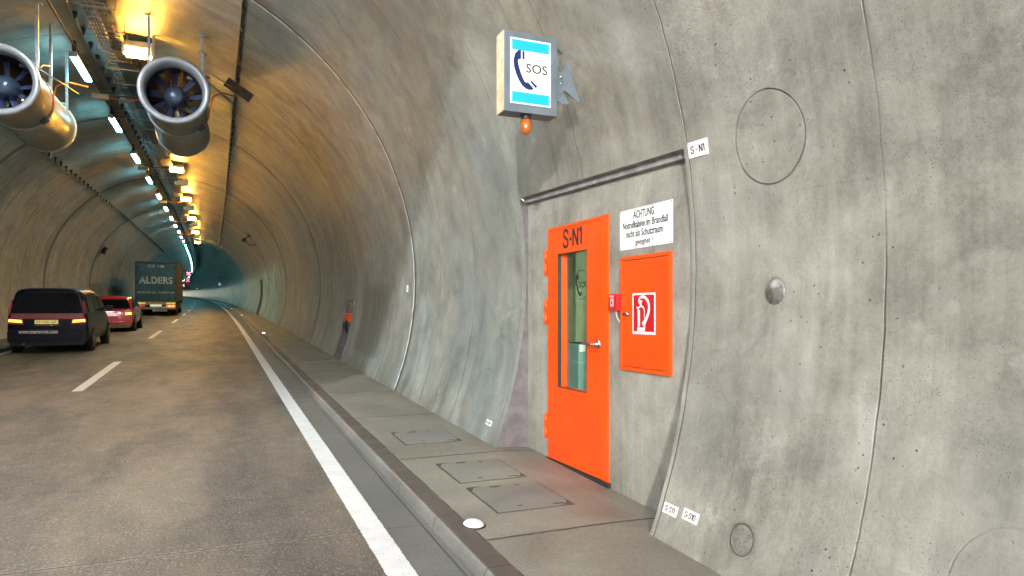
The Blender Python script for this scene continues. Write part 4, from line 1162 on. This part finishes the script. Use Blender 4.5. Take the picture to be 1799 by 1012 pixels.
def car(s, x, W, H, L, bodymat, label, belt, lean, kind):
    e_ = empty('parked_car' if False else kind, FR(s, x), label, 'minivan' if kind == 'minivan' else 'car')
    w_ = W/2; wr = w_*.80
    st_ = [outline(.00, w_*.93, .27, belt, wr*.93, H-.05, lean), outline(.035, w_*.985, .25, belt, wr*.98, H-.02, lean), outline(.12, w_, .22, belt, wr, H-.005, lean),
           outline(.6, w_*1.01, .20, belt, wr*1.01, H), outline(L*.35, w_*1.01, .20, belt, wr*1.01, H+.01), outline(L*.55, w_*1.01, .20, belt, wr, H-.02),
           outline(L*.68, w_, .20, belt-.02, wr*.97, H-.22), outline(L*.79, w_*.98, .20, belt-.05, wr*.98, belt+.08),
           outline(L*.93, w_*.93, .21, belt-.20, wr*.95, belt-.06), outline(L, w_*.84, .24, belt-.30, wr*.85, belt-.20)]
    b = loft('body', st_, bodymat, e_)
    R_ = Matrix.Rotation(PI/2, 4, 'X')
    def rearpanel(name, pts, mat, parent, y=-.006, th=.02, rnd=0):
        c_ = MB(); bm = c_.bm
        a = [bm.verts.new((px, y+lean*max(0, pz-.95), pz)) for px, pz in pts]; bb = [bm.verts.new((px, y+th+lean*max(0, pz-.95), pz)) for px, pz in pts]
        bm.faces.new(a); bm.faces.new(bb[::-1])
        for i in range(len(a)): bm.faces.new((a[i], a[(i+1) % len(a)], bb[(i+1) % len(a)], bb[i]))
        return c_.build(name, mat, parent)
    gt = H-.13; gw = wr*.90
    rearpanel('rear_window', [(-w_*.84, belt+.03), (w_*.84, belt+.03), (w_*.86, belt+.08), (gw+.01, gt-.05), (gw-.05, gt), (-gw+.05, gt), (-gw-.01, gt-.05), (-w_*.86, belt+.08)], M['carglass'], e_, -.008)
    # side windows and pillars
    for sg in (-1, 1):
        for (ya, yb, yc, yd) in ((.30, .40, 1.18, 1.22), (1.28, 1.30, 2.15, 2.1), (2.22, 2.2, L*.70, L*.60)):
            zb_, zt_ = belt+.035, H-.20
            xb_, xt_ = w_*.985+.008, wr*1.0+.062
            c_ = MB()
            A = [(sg*xb_, ya, zb_), (sg*xb_, yc, zb_), (sg*xt_, yd, zt_), (sg*xt_, yb, zt_)]
            B_ = [(p[0]-sg*.03, p[1], p[2]) for p in A]
            bm = c_.bm; va = [bm.verts.new(p) for p in A]; vb = [bm.verts.new(p) for p in B_]
            bm.faces.new(va); bm.faces.new(vb[::-1])
            for i in range(4): bm.faces.new((va[i], va[(i+1) % 4], vb[(i+1) % 4], vb[i]))
            c_.build('side_window', M['carglass'], e_)
        for y in (L*.17, L*.79):
            c_ = MB(); c_.lathe([(0, 0), (.375, 0), (.375, .02), (0, .02)], 28, 'Y', Matrix.Translation((sg*(w_-.012), y, .32)) @ Matrix.Rotation(-PI/2*sg, 4, 'Z')); c_.build('wheel_arch', M['rubber'], e_)
            wheel(e_, sg*(w_-.085), y, .315)
        c_ = MB(); c_.box(sg*(w_+.10)-.09, sg*(w_+.10)+.09, L*.66, L*.66+.07, belt+.02, belt+.16, bev=.02); c_.build('wing_mirror', bodymat, e_)
        c_ = MB(); c_.box(sg*w_*.62-.12, sg*w_*.62+.12, L-.05, L+.03, .58, .70, bev=.02); c_.build('headlight', M['head'], e_)
    return e_, b, rearpanel, w_, wr, R_
# dark minivan
VE, vb_, rp, w_, wr, R_ = car(20.4, -3.86, 1.72, 1.63, 4.5, M['navy'], 'dark navy minivan with yellow number plate, nearest vehicle at the left edge', .98, .22, 'minivan')
rp('red_band', [(-w_*.90, .865), (w_*.90, .865), (w_*.88, .995), (-w_*.88, .995)], M['stripe'], VE, -.016)
rp('bumper', [(-w_*.96, .30), (w_*.96, .30), (w_*.97, .55), (w_*.93, .60), (-w_*.93, .60), (-w_*.97, .55)], M['navy'], VE, -.06, .07)
rp('lower_apron', [(-w_*.90, .20), (w_*.90, .20), (w_*.94, .295), (-w_*.94, .295)], M['rubber'], VE, -.03, .06)
for sg in (-1, 1):
    t_ = rp('tail_light', [(sg*w_*.58, .72), (sg*w_*.97, .74), (sg*w_*.95, .885), (sg*w_*.60, .86)], M['lens'], VE, -.03, .04)
    rp('lamp_strip', [(sg*w_*.61, .765), (sg*w_*.94, .79), (sg*w_*.935, .855), (sg*w_*.63, .835)], M['tail'], t_, -.036, .01)
    rp('pillar_light', [(sg*w_*.90, .99), (sg*w_*.97, .99), (sg*w_*.90, 1.32), (sg*w_*.85, 1.32)], M['lens'], VE, -.012, .04)
pl = rp('number_plate', [(-.27, .735), (.22, .735), (.22, .835), (-.27, .835)], M['plate_y'], VE, -.028, .02)
text('lettering', '57-HX-GP', M['black'], pl, Matrix.Translation((0, -.0285, 0)) @ R_, -.24, .19, .752, .818, .001)
text('lettering', 'www.mammoet.com', M['white'], VE, Matrix.Translation((0, -.066, 0)) @ R_, -.60, .22, .50, .59, .004, 1, .03)
text('badge', 'Galaxy', M['chrome'], VE, Matrix.Translation((0, -.024, 0)) @ R_, .24, .48, .845, .88, .003) if False else None
c_ = MB(); c_.tube([(-.30, -.02, .70), (.30, -.02, .70)], .010, 6); c_.build('tailgate_trim', M['chrome'], VE)
c_ = MB(); c_.tube([(.05, -.02, 1.03), (.42, -.005, 1.06)], .008, 6); c_.build('wiper', M['rubber'], VE)
c_ = MB(); c_.box(-.42, .42, .17, .30, 1.585, 1.615, bev=.01); c_.build('roof_spoiler', M['navy'], VE)
c_ = MB(); c_.tube([(-.5, .10, .24), (-.5, -.03, .24)], .03, 10); c_.build('exhaust', M['steel'], VE)
# red hatchback
CE, cb_, rp, w_, wr, R_ = car(30.2, -3.72, 1.56, 1.36, 3.9, M['carred'], 'bright red hatchback with white number plate between minivan and truck', .86, .55, 'hatchback')
rp('bumper', [(-w_*.94, .26), (w_*.94, .26), (w_*.97, .46), (w_*.92, .52), (-w_*.92, .52), (-w_*.97, .46)], M['carred'], CE, -.07, .08)
rp('lower_apron', [(-w_*.90, .18), (w_*.90, .18), (w_*.93, .275), (-w_*.93, .275)], M['bumper'], CE, -.075, .08)
rp('bumper_strip', [(-w_*.7, .37), (w_*.7, .37), (w_*.7, .40), (-w_*.7, .40)], M['chrome'], CE, -.078, .01)
for sg in (-1, 1):
    t_ = rp('tail_light', [(sg*w_*.62, .60), (sg*w_*.97, .62), (sg*w_*.95, .80), (sg*w_*.66, .77)], M['lens'], CE, -.03, .04)
    rp('lamp_strip', [(sg*w_*.65, .64), (sg*w_*.93, .66), (sg*w_*.92, .75), (sg*w_*.67, .73)], M['tail'], t_, -.036, .01)
pl = rp('number_plate', [(-.26, .60), (.26, .60), (.26, .71), (-.26, .71)], M['plate_w'], CE, -.026, .02)
c_ = MB(); c_.box(-.20, .20, -.012, .0, .745, .765); c_.build('tailgate_trim', M['chrome'], CE)
c_ = MB(); c_.tube([(.12, .9, 1.36), (.16, .78, 1.58)], .010, 6); c_.build('antenna', M['rubber'], CE)

# lorry
TE = empty('lorry', FR(51.0, -3.60), 'teal box lorry with pale ALDERS lettering on its rear doors', 'truck')
HW = 1.21; ZB, ZT, TL = .93, 3.52, 10.5
c_ = MB(); c_.box(-HW, HW, .0, TL, ZB, ZT, bev=.02); bx_ = c_.build('cargo_box', [M['truckteal'], M['trucktan']], TE)
for p in bx_.data.polygons:
    if abs(p.normal.x) > .8: p.material_index = 1
for sg in (-1, 1):
    c_ = MB(); c_.box(min(sg*.012, sg*(HW-.05)), max(sg*.012, sg*(HW-.05)), -.035, -.002, ZB+.06, ZT-.10, bev=.008); d_ = c_.build('rear_door', M['truckteal'], TE)
    c_ = MB()
    for x in (.25, .80): c_.tube([(sg*x, -.055, ZB+.02), (sg*x, -.055, ZT-.14)], .016, 6)
    for x in (.25, .80): c_.box(sg*x-.08, sg*x+.08, -.07, -.04, ZB+.35, ZB+.42)
    c_.build('lock_rod', M['truckteal'], d_)
    c_ = MB()
    for z in (ZB+.2, ZB+1.2, ZT-.4): c_.box(sg*(HW-.10)-.06, sg*(HW-.10)+.06, -.05, -.036, z, z+.10)
    c_.build('door_hinge', M['dark'], d_)
c_ = MB(); c_.box(-HW, HW, -.04, .0, ZT-.095, ZT+.01, bev=.01); c_.box(-HW, -HW+.045, -.035, 0, ZB, ZT-.10); c_.box(HW-.045, HW, -.035, 0, ZB, ZT-.10); c_.build('rear_frame', M['dark'], TE)
Tm = Matrix.Translation((0, -.037, 0)) @ R_
text('lettering', 'ALDERS', M['truckletter'], TE, Tm, -.98, .98, 2.09, 2.56, .006, 1.06, .03)
text('lettering', 'CO 186', M['truckletter'], TE, Tm, -.47, .50, 3.16, 3.34, .006, 1.2, .035)
text('lettering', 'INTERNATIONAL   TRANSPORTEN', M['truckletter'], TE, Tm, -1.08, 1.08, 1.46, 1.59, .006, 1.05, .02)
c_ = MB(); c_.box(-HW+.02, HW-.02, -.05, .10, .72, .925, bev=.01); tb_ = c_.build('tail_board', M['brown'], TE)
c_ = MB(); c_.box(-HW+.05, HW-.05, -.06, .04, .42, .56, bev=.02); c_.box(-.9, -.8, 0, .2, .5, .8); c_.box(.8, .9, 0, .2, .5, .8); c_.build('underrun_bar', M['brown'], TE)
for sg in (-1, 1):
    c_ = MB(); c_.box(min(sg*.60, sg*1.14), max(sg*.60, sg*1.14), -.075, -.052, .755, .875, bev=.01); c_.build('upper_lamp', M['plate_y'], TE)
    c_ = MB(); c_.box(min(sg*.62, sg*1.15), max(sg*.62, sg*1.15), -.085, -.062, .55, .70, bev=.02); l_ = c_.build('tail_light', M['tailred'], TE)
    c_ = MB(); c_.lathe([(0, -.03), (.05, -.02), (.055, 0)], 14, 'Y', Matrix.Translation((sg*.80, -.09, .635))); c_.lathe([(0, -.03), (.05, -.02), (.055, 0)], 14, 'Y', Matrix.Translation((sg*1.02, -.09, .635))); c_.build('bulb', M['tail'], l_)
    c_ = MB(); c_.box(min(sg*.62, sg*1.16), max(sg*.62, sg*1.16), 1.0, 1.03, .22, .85); c_.build('mud_flap', M['rubber'], TE)
    for y in (1.55, 2.85, 8.6): wheel(TE, sg*1.0, y, .46, wd=.36)
    c_ = MB(); c_.box(sg*1.16-.02, sg*1.16+.02, 4, 7.6, .42, .85, bev=.01); c_.build('side_guard', M['dark'], TE)
c_ = MB(); c_.box(-.34, .34, -.08, -.052, .60, .74, bev=.01); c_.build('number_plate', M['plate_w'], TE)
c_ = MB(); c_.box(-.55, .55, .2, 12.0, .62, .90); c_.build('chassis', M['dark'], TE)
c_ = MB(); c_.box(-1.15, 1.15, TL+.3, TL+2.3, .55, 2.95, bev=.12); c_.build('cab', M['truckteal'], TE)
c_ = MB(); c_.box(HW-.14, HW-.02, .05, 3.4, ZT+.012, ZT+.04); c_.build('roof_rail', M['trucktan'], TE)
for sg in (-1, 1):
    c_ = MB(); c_.box(sg*.85-.2, sg*.85+.2, TL+2.3, TL+2.36, .75, .95, bev=.02); c_.build('headlight', M['head'], TE)

def beam(parent, loc, e, size, col, tilt, zs=1.0, yaw=0):  # unseen spots added to brighten the far wall and the vehicles ahead
    d = bpy.data.lights.new('added_headlight_beam', 'SPOT'); d.energy = e; d.spot_size = math.radians(size); d.spot_blend = .5; d.color = col; d.shadow_soft_size = .08
    o = bpy.data.objects.new('added_headlight_beam', d); COL.objects.link(o); o.parent = parent
    o.matrix_local = Matrix.Translation(loc) @ Matrix.Rotation(yaw, 4, 'Z') @ Matrix.Rotation(PI/2 - tilt, 4, 'X') @ Matrix.Diagonal((1, zs, 1, 1))
beam(TE, (0, TL+2.45, .85), 40000, 24, (.45, 1, .90), math.radians(.6), .25, math.radians(1))
beam(VE, (0, 4.6, .64), 10, 50, (1, .97, .9), math.radians(1.0), .4)
beam(CE, (0, 4.0, .64), 10, 50, (1, .97, .9), math.radians(1.0), .4)
